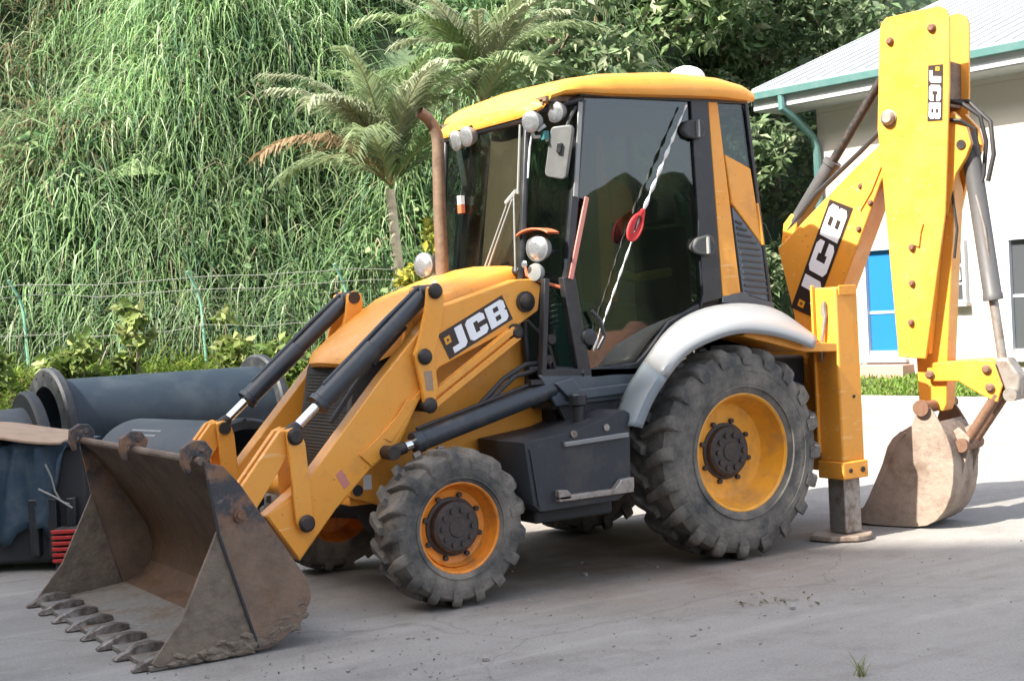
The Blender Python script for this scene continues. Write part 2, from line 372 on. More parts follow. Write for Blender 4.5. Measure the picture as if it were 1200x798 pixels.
LETTERS = {
 'J': ([(.36, 1), (.72, 1), (.72, .14), (.58, 0), (.02, 0), (.02, .27), (.36, .27)], []),
 'C': ([(.13, 1), (.72, 1), (.85, .87), (.85, .62), (.52, .62), (.52, .74), (.32, .74), (.32, .26), (.52, .26), (.52, .38), (.85, .38), (.85, .13), (.72, 0), (.13, 0), (0, .13), (0, .87)], []),
 'B': ([(0, 0), (.73, 0), (.85, .12), (.85, .43), (.77, .5), (.85, .57), (.85, .88), (.73, 1), (0, 1)],
       [[(.31, .19), (.55, .19), (.55, .41), (.31, .41)], [(.31, .59), (.55, .59), (.55, .81), (.31, .81)]]),
}
def decal(name, o, ex, ey, wd, ht, nrm, parent):
    """black plate with white block letters and an orange square; o = lower-left corner"""
    o = Vector(o); ex = Vector(ex).normalized(); nrm = Vector(nrm).normalized(); ey = Vector(ey); ey = (ey-ex*ey.dot(ex)).normalized()
    mb = MB(); mb.cur = 0
    mb.prism([o, o+ex*wd, o+ex*wd+ey*ht, o+ey*ht], nrm*.003)
    def put(outer, holes, x0, y0, sx, sy, z0, z1, ci):
        mb.cur = ci
        loops = [outer]+holes; tri = tessellate_polygon([[Vector((x, y, 0)) for x, y in L] for L in loops])
        flat = [p for L in loops for p in L]
        w3 = lambda p, z: o+ex*((x0+p[0]*sx+.10*p[1]*sy)*1.0)+ey*(y0+p[1]*sy)+nrm*z
        vs = [w3(p, z1) for p in flat]; mb.add(vs, [tuple(t) for t in tri])
        for L in loops:
            k = len(L); vs = [w3(p, z0) for p in L]+[w3(p, z1) for p in L]
            mb.add(vs, [(i, (i+1) % k, (i+1) % k+k, i+k) for i in range(k)])
    lh = ht*.80; y0 = ht*.10; x = wd*.085; lw = wd*.335
    put(*LETTERS['J'], x, y0, lw*.92, lh, .003, .006, 1); x += lw*.80
    put(*LETTERS['C'], x, y0, lw, lh, .003, .006, 1); x += lw*.95
    put(*LETTERS['B'], x, y0, lw, lh, .003, .006, 1)
    q = ht*.26
    put([(0, 0), (1, 0), (1, 1), (0, 1)], [], wd*.035, ht*.52, q, q, .003, .006, 2)
    put([(.3, .3), (.7, .3), (.7, .7), (.3, .7)], [], wd*.035+q*.02, ht*.52, q, q, .006, .008, 3)
    return mb.build(name, ['decal_black', 'decal_white', 'decal_orange', 'rustpin'], parent, merge=False, ang=20)

# ------------------------------------------------------------------ yard frame: L sideways along the fence, D away from the gate where one stands
DH = Vector((d.x, d.y, 0)).normalized(); RH = Vector((DH.y, -DH.x, 0))
C0 = Vector((CAM.x, CAM.y, 0))
def yd(L, D, z=0): return C0+RH*L+DH*D+Vector((0, 0, z))

# ------------------------------------------------------------------ ground sheet
g = MB(); g.add([(-300, -300, 0), (300, -300, 0), (300, 300, 0), (-300, 300, 0)], [(0, 1, 2, 3)])
g = g.build('ground', 'ground'); g['kind'] = 'structure'

# ================================================================== the backhoe loader (x forward, y to its left, origin under the rear axle)
BL = empty('backhoe_loader', (0, 0, 0), 'orange yellow backhoe loader with JCB lettering parked on the concrete yard, digger arm swung out', 'backhoe loader')

def wheel(name, x, y, R, W, rr, hub_y, hub_r, dish, nl, mrim, sgn, spin, lug_h, lug_t, disc_y):
    """rim mesh with tyre and hub as sub-parts; built round the origin, axle along y, outer side = +y*sgn"""
    loc = Vector((x, y, R))
    def Y(v): return v*sgn
    hw = W/2
    rim = MB()
    prof = [(rr*1.02, hw*.80), (rr*1.035, hw*.88), (rr, hw*.90), (rr*.965, hw*.84), (rr*.95, hw*.60), (rr*.90, hw*.42), (rr*.88, disc_y+.05), (rr*.82, disc_y+.012), (rr*.70, disc_y), (rr*.45, disc_y+.004), (hub_r*.8, disc_y+.004),
            (hub_r*.8, disc_y-.02), (rr*.8, disc_y-.02), (rr*.86, -hw*.3), (rr*.95, -hw*.6), (rr*1.0, -hw*.9), (rr*1.03, -hw*.85)]
    rim.lathe(prof, (0, 0, 0), (0, sgn, 0), 56)
    o = rim.build(name, mrim, BL, off=(0, 0, 0), ang=30); o.location = loc
    # tyre
    ty = MB()
    rt = R-lug_h
    base = [(rr*.99, -hw*.86), (rr*1.05, -hw*.93), (rr+(rt-rr)*.30, -hw*.985), (rr+(rt-rr)*.62, -hw*1.0), (rr+(rt-rr)*.86, -hw*.94), (rt-.008, -hw*.80), (rt, -hw*.4)]
    prof = base+[(r, -h) for r, h in base[::-1]]
    prof.insert(7, (rt+.003, 0))
    ty.lathe(prof, (0, 0, 0), (0, sgn, 0), 72)
    # moulded rings on the outer sidewall
    for q in (.18, .55):
        rq = rr+(rt-rr)*q; ty.lathe([(rq-.008, hw*.95), (rq-.004, hw*1.005), (rq+.004, hw*1.005), (rq+.008, hw*.95)], (0, 0, 0), (0, sgn, 0), 72)
    # tread bars
    st = [(-.04, rt-.02, R, 0, 1.0), (.30, rt-.02, R, .30, 1.05), (.66, rt-.02, R-.002, .66, 1.3), (.86, rt-.03, R-.010, .83, 1.5), (.98, rt-.04, R-.030, .92, 1.5), (1.03, rt-.06, R-.055, .95, 1.45), (1.02, rt-.09, R-.085, .97, 1.2)]
    for s2 in (-1, 1):
        for i in range(nl):
            a0 = 2*pi*(i+(.5 if s2 > 0 else 0))/nl+spin
            vs = []; fs = []
            for (fy, rb, rtop, tw, tk) in st:
                a = a0+tw*lug_t*1.75
                for (r_, da) in ((rb, -.66), (rtop-.006, -.52), (rtop, -.40), (rtop, .40), (rtop-.006, .52), (rb, .66)):
                    an = a+da*lug_t*tk*.9
                    jr = 0
                    vs.append((r_*cos(an), s2*fy*hw, r_*sin(an)))
            for k in range(len(st)-1):
                for q in range(6):
                    q2 = (q+1) % 6; fs.append((k*6+q, k*6+q2, k*6+6+q2, k*6+6+q))
            fs.append((0, 1, 2, 3, 4, 5)); m = (len(st)-1)*6; fs.append((m+5, m+4, m+3, m+2, m+1, m))
            ty.add(vs, fs)
    t = ty.build('tyre', 'tyre', o, off=(0, 0, 0), ang=40, merge=False)
    hb = MB()
    hb.lathe([(0, hub_y), (hub_r*.35, hub_y), (hub_r*.38, hub_y-.008), (hub_r*.86, hub_y-.008), (hub_r*.97, hub_y-.02), (hub_r, hub_y-.035), (hub_r, disc_y+.02), (hub_r*1.12, disc_y+.015), (hub_r*1.12, disc_y-.01)], (0, 0, 0), (0, sgn, 0), 32)
    for k in range(10):
        a = 2*pi*k/10
        hb.cyl((hub_r*.66*cos(a), Y(hub_y-.012), hub_r*.66*sin(a)), (hub_r*.66*cos(a), Y(hub_y+.006), hub_r*.66*sin(a)), hub_r*.10, 8)
    for k in range(8 if rr > .35 else 8):
        a = 2*pi*k/8+.3; q = hub_r*1.22
        hb.cyl((q*cos(a), Y(disc_y-.005), q*sin(a)), (q*cos(a), Y(disc_y+.028), q*sin(a)), hub_r*.10, 6)
    hb.build('hub', 'hub', o, off=(0, 0, 0), ang=30)
    return o

wheel('rear_wheel', 0, .86, .7214, .44,   .392, .075, .172, .1, 20, 'wheel_yellow', 1, .1, .042, .085, .0)
wheel('rear_wheel', 0, -.86, .7214, .44,   .392, .075, .172, .1, 20, 'wheel_yellow', -1, .2, .042, .085, .0)
wheel('front_wheel', 2.17, .845, .4765, .315, .268, .115, .158, .08, 17, 'wheel_orange', 1, .05, .034, .10, .03)
wheel('front_wheel', 2.17, -.845, .4765, .315, .268, .115, .158, .08, 17, 'wheel_orange', -1, .15, .034, .10, .03)

# chassis, axles, engine bay
m = MB(); m.bb(-1.0, 1.9, -.36, .36, .55, .95); m.bb(.0, 1.2, -.6, .6, .9, 1.12)
m.bb(-.12, .12, -.66, .66, .58, .86); m.lathe([(0, .3), (.2, .28), (.24, 0), (.2, -.28), (0, -.3)], (0, 0, .72), (0, 1, 0), 20)
m.build('chassis_frame', 'dark', BL, bevel=.01)
m = MB(); m.tube([(2.17, -.7, .477), (2.17, -.2, .50), (2.17, .2, .50), (2.17, .7, .477)], [.10, .085, .085, .10], 14)
m.ell((2.17, 0, .5), (.18, .17, .17)); m.build('front_axle', 'dark', BL)
m = MB()
for sg in (-1, 1):
    m.plate([(1.10, 1.68), (1.90, 1.60), (2.1, 1.35), (2.30, .98), (2.62, .84), (2.62, .66), (2.40, .585), (1.9, .62), (1.17, .96), (1.09, 1.08)], sg*.39, sg*.45)
m.bb(2.0, 2.6, -.39, .39, .6, .7)
m.build('chassis_side_plate', 'yellow', BL, bevel=.008)
# little sticker and a dark hole low on the chassis plate
m = MB(); m.bb(2.475, 2.53, .45, .455, .70, .79); m.build('chassis_sticker', 'white', BL)
m = MB(); m.cyl((2.57, .44, .70), (2.57, .455, .70), .035, 14); m.build('tow_hole', 'dark', BL)

# bonnet
def loft(mb, rows, close=False):
    n = len(rows[0]); vs = [p for r in rows for p in r]; fs = []
    for i in range(len(rows)-1):
        for k in range(n-1): fs.append((i*n+k, i*n+k+1, (i+1)*n+k+1, (i+1)*n+k))
    mb.add(vs, fs); return mb
m = MB()
rows = []
for (x, zt, th, hw, bow) in [(2.575, 1.445, .010, .37, .12), (2.585, 1.468, .035, .395, .12), (2.565, 1.505, .065, .42, .115), (2.52, 1.545, .085, .435, .10), (2.40, 1.615, .12, .445, .07), (2.2, 1.73, .19, .45, .03), (1.95, 1.875, .30, .45, 0), (1.90, 1.895, .30, .45, 0), (1.62, 1.985, .36, .46, 0), (1.40, 2.045, .40, .47, 0), (1.27, 2.03, .40, .47, 0), (1.20, 1.965, .36, .47, 0)]:
    r_ = []
    for u, dz in [(-1, -th), (-1, -.075), (-.985, -.04), (-.95, -.018), (-.88, -.004), (-.6, .002), (0, .012), (.6, .002), (.88, -.004), (.95, -.018), (.985, -.04), (1, -.075), (1, -th)]:
        if th < .08: dz = max(dz, -th)
        r_.append((x-bow*u*u, hw*u, zt+dz))
    rows.append(r_)
loft(m, rows); m.add(rows[0], [tuple(range(13))]); m.add(rows[-1], [tuple(range(13))[::-1]])
hood = m.build('bonnet', 'yellow', BL, ang=40)
m = MB(); m.plate([(2.50, 1.455), (2.60, .95), (2.60, .70), (2.40, .70), (2.2, 1.50)], -.36, .36)
gr = m.build('radiator_grille', 'grille', BL, bevel=.012)
m = MB()
for k in range(30):
    z = .80+.0205*k; x = 2.60-max(0, z-.95)*.198
    m.bb(x-.004, x+.005, -.31, .31, z, z+.007)
o = m.build('grille_mesh', 'grille', gr); o['kind'] = 'stuff'
m = MB(); m.bb(2.545, 2.556, -.03, .02, 1.20, 1.235); m.build('grille_badge', 'decal_orange', gr)
m = MB(); m.bb(1.2, 2.3, -.38, .38, .75, 1.50); m.build('engine_block', 'dark', BL)
# exhaust stack
m = MB(); c0 = (1.475, -.30)
m.tube([(c0[0], c0[1], 1.95), (c0[0]-.005, c0[1], 2.45), (c0[0]-.02, c0[1], 2.93), (c0[0]-.015, c0[1], 2.99), (c0[0]+.01, c0[1]+.0, 3.05), (c0[0]+.05, c0[1], 3.10), (c0[0]+.115, c0[1], 3.145)], [.046, .045, .043, .042, .041, .040, .041], 18, caps=False)
m.tube([(c0[0]+.115, c0[1], 3.145), (c0[0]+.05, c0[1], 3.10), (c0[0]+.01, c0[1], 3.05)], .035, 18, caps=False)
m.build('exhaust_stack', 'exhaust', BL, ang=60)

# loader arms and their linkage, left and right
ARM = [(1.27, 1.90), (1.34, 1.945), (1.45, 1.945), (2.03, 1.79), (2.158, 1.67), (2.457, 1.375), (2.963, .829), (3.241, .637), (3.045, .354), (2.80, .625), (2.556, .843), (2.378, .929), (2.195, 1.242), (2.05, 1.42), (1.45, 1.655), (1.30, 1.74)]
for sg in (1, -1):
    y = lambda v: v*sg
    m = MB(); m.plate(ARM, y(.50), y(.62)); arm = m.build('loader_arm', 'yellow', BL, bevel=.008)
    m = MB(); m.plate([(2.40, .955), (2.195, 1.25), (2.12, 1.36), (2.50, 1.03), (2.63, .93), (2.556, .86)], y(.62), y(.634))
    m.plate([(2.30, 1.24), (2.21, 1.24), (2.42, .99), (2.47, 1.02)], y(.634), y(.640))
    m.plate([(3.05, .73), (3.235, .645), (3.05, .37), (2.93, .50)], y(.62), y(.628))
    m.build('arm_doubler_plate', 'yellow', arm, bevel=.003, split=1)
    # bell crank carrying three pins
    m = MB()
    for a, bq in ((.645, .68), (.44, .475)):
        m.plate([(2.135, 1.913), (2.085, 1.938), (2.033, 1.91), (2.025, 1.847), (2.06, 1.654), (2.117, 1.505), (2.099, 1.294), (2.13, 1.176), (2.167, 1.158), (2.201, 1.197), (2.212, 1.302), (2.253, 1.513), (2.226, 1.563), (2.153, 1.794)], y(a), y(bq))
    m.build('bell_crank', 'yellow', BL, bevel=.006, split=1)
    m = MB()
    for (x, z) in ((2.092, 1.89), (2.186, 1.493), (2.168, 1.195)):
        m.cyl((x, y(.43), z), (x, y(.69), z), .042, 16); m.lathe([(0, .02), (.024, .02), (.046, .008), (.05, 0)], (x, y(.69), z), (0, sg, 0), 16)
    m.build('crank_pin', 'pin', BL, ang=40, split=2)
    m = MB(); m.plate([(2.140, 1.405), (2.195, 1.405), (2.185, 1.285), (2.135, 1.285)], y(.68), y(.682)); m.build('crank_label', 'board', BL)
    m = MB(); m.plate([(2.75, .86), (2.79, .83), (2.74, .74), (2.70, .77)], y(.62), y(.622)); m.build('arm_label', 'pinkstrip', arm)
    m = MB()
    for (x, z, r_) in ((1.40, 1.80, .052), (1.49, 1.605, .045)):
        m.lathe([(0, .05), (r_*.6, .05), (r_*.95, .035), (r_, .02), (r_*1.3, .018), (r_*1.3, 0)], (x, y(.62), z), (0, sg, 0), 20)
    m.build('arm_pivot_pin', 'pin', BL, ang=40, split=1)
    # levelling rod
    m = MB()
    A, B_ = Vector((2.155, 0, 1.20)), Vector((1.49, 0, 1.605)); t = (B_-A).normalized(); nn = Vector((-t.z, 0, t.x))
    for o_ in (-.028, .028):
        q = [A+nn*(o_-.02), B_+nn*(o_-.02), B_+nn*(o_+.02), A+nn*(o_+.02)]
        m.plate([(p.x, p.z) for p in q], y(.625), y(.66))
    q = [A-nn*.05, B_-nn*.055, B_+nn*.055, A+nn*.05]; m.plate([(p.x, p.z) for p in q], y(.622), y(.632))
    m.build('levelling_rod', 'yellow', BL, bevel=.004)
    # tilt ram on top of the arm
    P1, P2 = Vector((2.085, y(.56), 1.89)), Vector((3.05, y(.56), 1.085)); dv = P2-P1
    m = MB(); m.tube([P1, P1+dv*.035, P1+dv*.04, P1+dv*.40, P1+dv*.405, P1+dv*.77, P1+dv*.775, P1+dv*.80], [.045, .045, .054, .054, .062, .062, .07, .07], 20)
    ram = m.build('tilt_ram', 'ram', BL, ang=40)
    m = MB(); m.cyl(P1+dv*.80, P1+dv*.97, .030, 16); m.build('ram_rod', 'chrome', ram)
    m = MB(); m.tube([P1+dv*.93, P1+dv*.95, P2], [.03, .04, .045], 12); m.build('rod_end', 'pin', ram)
    m = MB(); m.tube([P1+dv*.06+Vector((0, 0, .075)), P1+dv*.3+Vector((0, 0, .085)), P1+dv*.75+Vector((0, 0, .08))], .013, 8); m.build('ram_pipe', 'ram', ram)
    # tipping levers and links at the bucket end
    m = MB()
    for a, bq in ((.635, .665), (.455, .485)):
        m.plate([(3.104, 1.119), (3.061, 1.135), (3.012, 1.105), (2.99, 1.035), (2.962, .61), (2.985, .538), (3.04, .525), (3.075, .587), (3.10, 1.044)], y(a), y(bq))
    m.build('tipping_lever', 'yellow', BL, bevel=.006, split=1)
    m = MB()
    m.plate([(3.03, 1.13), (3.13, 1.12), (3.40, .80), (3.40, .70), (3.30, .68), (3.05, 1.02)], y(.50), y(.54))
    m.plate([(3.03, 1.13), (3.13, 1.12), (3.40, .80), (3.40, .70), (3.30, .68), (3.05, 1.02)], y(.585), y(.625))
    m.build('bucket_link', 'yellow', BL, bevel=.006, split=1)
    m = MB()
    for (x, z) in ((3.055, 1.085), (3.012, .575)):
        m.cyl((x, y(.44), z), (x, y(.675), z), .04, 16); m.lathe([(0, .018), (.035, .016), (.052, 0)], (x, y(.675), z), (0, sg, 0), 16)
    m.build('link_pin', 'pin', BL, ang=40, split=2)
    # lift ram outside the arm
    P1, P2 = Vector((1.24, y(.70), 1.245)), Vector((2.46, y(.70), .935)); dv = P2-P1
    m = MB(); m.tube([P1, P1+dv*.03, P1+dv*.035, P1+dv*.82, P1+dv*.825, P1+dv*.87], [.055, .055, .062, .062, .068, .068], 20)
    ram = m.build('lift_ram', 'ram', BL, ang=40)
    m = MB(); m.cyl(P1+dv*.87, P1+dv*.97, .032, 14); m.build('ram_rod', 'chrome', ram)
    m = MB(); m.cyl(P2+Vector((0, y(-.1), 0)), P2+Vector((0, y(.05), 0)), .042, 14); m.tube([P1+dv*.92, P2], .038, 12); m.build('rod_end', 'pin', ram)
    m = MB(); m.tube([P1+dv*.1+Vector((0, 0, .08)), P1+dv*.5+Vector((0, 0, .078)), P1+dv*.85+Vector((0, 0, .08))], .012, 8)
    m.bb(1.36, 1.46, y(.66), y(.74), 1.27, 1.30); m.build('ram_pipe', 'hose', ram)
    # hoses between ram and frame
    m = MB()
    m.tube([(1.80, y(.66), 1.17), (1.62, y(.67), 1.32), (1.45, y(.67), 1.40), (1.28, y(.66), 1.40), (1.20, y(.62), 1.33), (1.17, y(.60), 1.18)], .017, 8)
    m.tube([(1.74, y(.68), 1.19), (1.55, y(.69), 1.33), (1.38, y(.68), 1.36), (1.26, y(.66), 1.33), (1.2, y(.63), 1.22)], .015, 8)
    m.tube([(1.30, y(.60), 1.62), (1.20, y(.62), 1.52), (1.17, y(.62), 1.40), (1.20, y(.64), 1.28), (1.25, y(.66), 1.20)], .014, 8)
    m.tube([(1.40, y(.64), 1.68), (1.33, y(.65), 1.60), (1.24, y(.64), 1.50), (1.22, y(.66), 1.36)], .012, 8)
    m.build('hose', 'hose', BL, split=1)
    for dx, dz in ((1.225, 1.27), (1.27, 1.42), (1.235, 1.55)):
        m = MB(); m.cyl((dx, y(.55), dz), (dx, y(.67), dz), .032, 12); m.build('hose_fitting', 'pin', BL)
m = MB(); m.cyl((2.80, -.5, .72), (2.80, .5, .72), .075, 18); m.cyl((1.39, -.5, 1.80), (1.39, .5, 1.80), .05, 16); m.build('arm_cross_tube', 'yellow', BL, split=1)
m = MB()
m.tube([(2.45, .50, 1.46), (2.25, .49, 1.70), (2.10, .48, 1.82)], .022, 8); m.tube([(2.75, .50, 1.13), (2.52, .49, 1.40), (2.2, .48, 1.68)], .016, 8)
m.build('arm_pipe', 'hose', BL, split=1)
ex = Vector((-.483, 0, .208)).normalized()
decal('decal', Vector((1.977, .621, 1.465)), Vector((-.478, 0, .228)), Vector((.057, 0, .167)), .53, .172, (0, 1, 0), [o for o in BL.children if o.name == 'loader_arm'][0])

# loader bucket
def bk(x, y, z): return (x, y, z)
SIDE = [(3.795, 1.045), (3.69, 1.01), (3.60, .90), (3.242, .34), (3.235, .25), (3.30, .13), (3.42, .05), (3.55, .035), (3.735, .66)]
CUT = [(3.735, .68), (3.553, .03), (3.72, .015), (4.09, .02), (4.12, .045), (3.95, .25)]
m = MB()
prof = [(3.80, 1.045), (3.72, .96), (3.60, .80), (3.46, .58), (3.37, .42), (3.34, .30), (3.36, .19), (3.43, .11), (3.55, .07), (3.80, .045), (4.10, .022)]
thick = [(x-.018, z-.012 if z > .2 else z-.02) for x, z in prof]
YB = 1.165
def strip(mb, pr, y0, y1, ny, flip=False, ci=0):
    mb.cur = ci; rows = [[(x, y0+(y1-y0)*k/ny, z) for x, z in pr] for k in range(ny+1)]; loft(mb, rows)
strip(m, prof[:9], -YB, YB, 4, ci=1)
strip(m, prof[8:], -YB, YB, 4, ci=2)
strip(m, [(3.80, 1.045), (3.69, 1.01), (3.60, .90), (3.242, .34), (3.235, .25), (3.30, .13), (3.42, .05), (3.55, .02), (4.10, .004), (4.10, .022)], -YB, YB, 4, ci=0)
# clods of dried mud in the corners
rm = random.Random(5)
md = MB()
for sg in (1, -1):
    for k in range(70):                     # caked soil along the lower edge, broken and uneven
        px_ = rm.uniform(3.28, 4.02); zb = max(.012, .13-(px_-3.28)*.5); hh = rm.uniform(.012, .045)*(1.4 if px_ < 3.7 else 1)
        z = zb+rm.uniform(0, .10)*(1 if px_ < 3.75 else .5); a_ = rm.uniform(0, 6.28); n_ = rm.randint(5, 8)
        R_ = [hh*rm.uniform(.5, 1.2) for _ in range(n_)]
        P_ = [(px_+R_[i]*cos(a_+2*pi*i/n_)*1.3, sg*(YB+.012), max(.006, z+R_[i]*sin(a_+2*pi*i/n_)*.7)) for i in range(n_)]
        T_ = [(px_+(p[0]-px_)*.45, sg*(YB+.012+rm.uniform(.008, .018)), z+(p[2]-z)*.45) for p in P_]
        md.add(P_+T_, [tuple(range(n_, 2*n_))]+[(i, (i+1) % n_, (i+1) % n_+n_, i+n_) for i in range(n_)])
lb = m.build('loader_bucket', ['bucket', 'bucket_in', 'bucket_floor'], BL, ang=30)
o = md.build('mud_clods', 'mud', lb); o['kind'] = 'stuff'
m = MB(); m.tube([(3.80, -YB, 1.045), (3.80, YB, 1.045)], .022, 10); m.build('top_lip', 'bucket', lb)
for sg in (1, -1):
    m = MB(); m.plate(SIDE, sg*YB, sg*(YB+.024)); m.build('side_plate', 'bucket_side' , lb, bevel=.004)
    m = MB()
    m.prism([(x, sg*(YB-.012), z) for x, z in CUT], (0, sg*.022, 0)); m.build('side_cutter', 'mud', lb, bevel=.004)
    m = MB(); m.cyl((3.62, sg*(YB+.02), .745), (3.62, sg*(YB+.045), .745), .035, 8); m.cyl((3.62, sg*(YB+.045), .745), (3.62, sg*(YB+.06), .745), .02, 8); m.build('bolt', 'rustpin', lb)
    m = MB(); m.tube([(3.78, sg*(YB+.022), .95), (3.735, sg*(YB+.020), .66), (3.548, sg*(YB+.020), .035)], .009, 6); m.build('weld_seam', 'dark', lb)
for yy in (1.09, .02, -1.08):
    m = MB(); sc_ = lambda p: (3.80+(p[0]-3.80)*.78, 1.06+(p[1]-1.06)*.78)
    hk = [(3.72, 1.02), (3.69, 1.10), (3.74, 1.17), (3.82, 1.18), (3.90, 1.13), (3.91, 1.03), (3.875, .955), (3.84, .965), (3.855, 1.03), (3.84, 1.075), (3.79, 1.06), (3.77, 1.02)]
    m.plate([sc_(p) for p in hk], yy-.025, yy+.025); m.cyl((3.775, yy-.03, 1.105), (3.775, yy+.03, 1.105), .022, 10); m.build('top_hook', 'bucket_side', lb, bevel=.008)
for k in range(8):
    yy = -1.10+2.2*k/7
    m = MB()
    rows = []
    for (x, hw, z0, z1) in ((3.93, .035, .040, .062), (4.0, .045, .028, .078), (4.08, .045, .010, .074), (4.15, .036, .006, .045), (4.205, .026, .004, .014)):
        rows.append([(x, yy-hw, z0), (x, yy+hw, z0), (x, yy+hw*.75, z1), (x, yy-hw*.75, z1), (x, yy-hw, z0)])
    loft(m, rows); m.add(rows[-1][:4], [(0, 1, 2, 3)]); m.add(rows[0][:4], [(3, 2, 1, 0)])
    m.build('tooth', 'tooth', lb, bevel=.004)
m = MB(); m.bb(3.9, 4.13, -YB, YB, .004, .03); m.build('cutting_edge', 'bucket_floor', lb, bevel=.004)

# side tank, step and grab rail
for sg in (1, -1):
    y = lambda v: v*sg
    m = MB()
    m.prism([(1.73, y(.62), .93), (1.73, y(1.04), .93), (1.70, y(1.06), .90), (1.66, y(1.06), .55), (1.60, y(1.02), .50), (1.60, y(.62), .50)], (-.01, 0, 0))
    V = [(1.735, .945), (1.35, .985), (.97, 1.085), (.93, 1.06), (.95, .58), (1.05, .52), (1.64, .515), (1.69, .56)]
    m.plate(V, y(.50), y(1.05)); tank = m.build('side_tank', 'tank', BL, bevel=.022, segs=3)
    m = MB(); m.plate([(1.45, .922), (.96, .942), (.96, .912), (1.45, .895)], y(1.05), y(1.075)); m.build('tank_rail', 'grey', tank, bevel=.004)
    m = MB(); m.cyl((1.37, y(1.045), .965), (1.37, y(1.062), .965), .022, 14); m.cyl((1.12, y(1.045), .985), (1.12, y(1.06), .985), .022, 14); m.build('tank_cap', 'steel', tank, split=1)
    m = MB(); m.bb(.96, 1.53, y(.98), y(1.10), .565, .60); m.plate([(1.53, .575), (1.44, .575), (1.44, .61), (1.47, .635), (1.53, .635)], y(1.05), y(1.10)); m.plate([(1.12, .59), (.955, .59), (.955, .66), (1.05, .655), (1.08, .625)], y(1.05), y(1.10))
    m.build('boarding_step', 'steel', BL, bevel=.006)
    m = MB(); m.bb(1.0, 1.6, y(.55), y(.92), .42, .52); m.build('under_tank_guard', 'dark', BL, bevel=.02, split=1)
    m = MB(); m.lathe([(.0, .17), (.05, .17), (.058, .16), (.058, .10), (.042, .09), (.042, -.04)], (1.19, y(.86), 1.03), (0, 0, 1), 16); m.build('filler_cap', 'black', tank)

# mudguards
def blend(a, b_, t): return a+(b_-a)*t
LIP = [(.924, .975), (.833, 1.13), (.699, 1.284), (.514, 1.438), (.294, 1.521), (.033, 1.564), (-.232, 1.54), (-.46, 1.485), (-.659, 1.413)]
INN = [(.88, .95), (.755, 1.165), (.58, 1.365), (.36, 1.57), (.10, 1.68), (-.2, 1.715), (-.5, 1.69), (-.72, 1.61), (-.93, 1.47)]
for sg in (1, -1):
    def rows_for(i0, i1):
        R_ = []
        for i in range(i0, i1):
            a, b_ = Vector((INN[i][0], .775, INN[i][1])), Vector((LIP[i][0], 1.10, LIP[i][1])); c_ = Vector((0, 0, .72))
            row = [a]
            for t, k in ((.3, .022), (.6, .034), (.9, .030)):
                p = a.lerp(b_, t); n_ = Vector((p.x, 0, p.z-.72)).normalized(); p = p+n_*k; row.append(p)
            n_ = Vector((b_.x, 0, b_.z-.72)).normalized()
            row += [b_+n_*.012, b_+Vector((0, .006, 0))-n_*.015, b_-n_*.045+Vector((0, .004, 0))]
            R_.append([(p.x, p.y*sg, p.z) for p in row])
        return R_
    def refine(R_):
        O = []
        for i in range(len(R_)-1):
            for t in (0, .25, .5, .75):
                O.append([])
                for k in range(len(R_[0])):
                    P0 = Vector(R_[max(i-1, 0)][k]); P1 = Vector(R_[i][k]); P2 = Vector(R_[i+1][k]); P3 = Vector(R_[min(i+2, len(R_)-1)][k])
                    O[-1].append(tuple(.5*((2*P1)+(P2-P0)*t+(2*P0-5*P1+4*P2-P3)*t*t+(3*P1-P0-3*P2+P3)*t**3)))
        O.append(R_[-1]); return O
    full = refine(rows_for(0, 9))
    m = MB(); loft(m, full[8:]); f_ = m.build('mudguard', 'fender', BL, ang=50, solid=.014)
    m = MB(); loft(m, full[:9]); m.build('mudguard_front_skirt', 'fender_low', BL, ang=50, solid=.016)
    m = MB(); m.plate([(-.05, 1.50), (-.62, 1.36), (-1.02, 1.34), (-1.02, 1.40), (-.62, 1.43), (-.1, 1.54)], sg*.70, sg*1.05); m.build('mudguard_bracket', 'yellow', BL, bevel=.008)

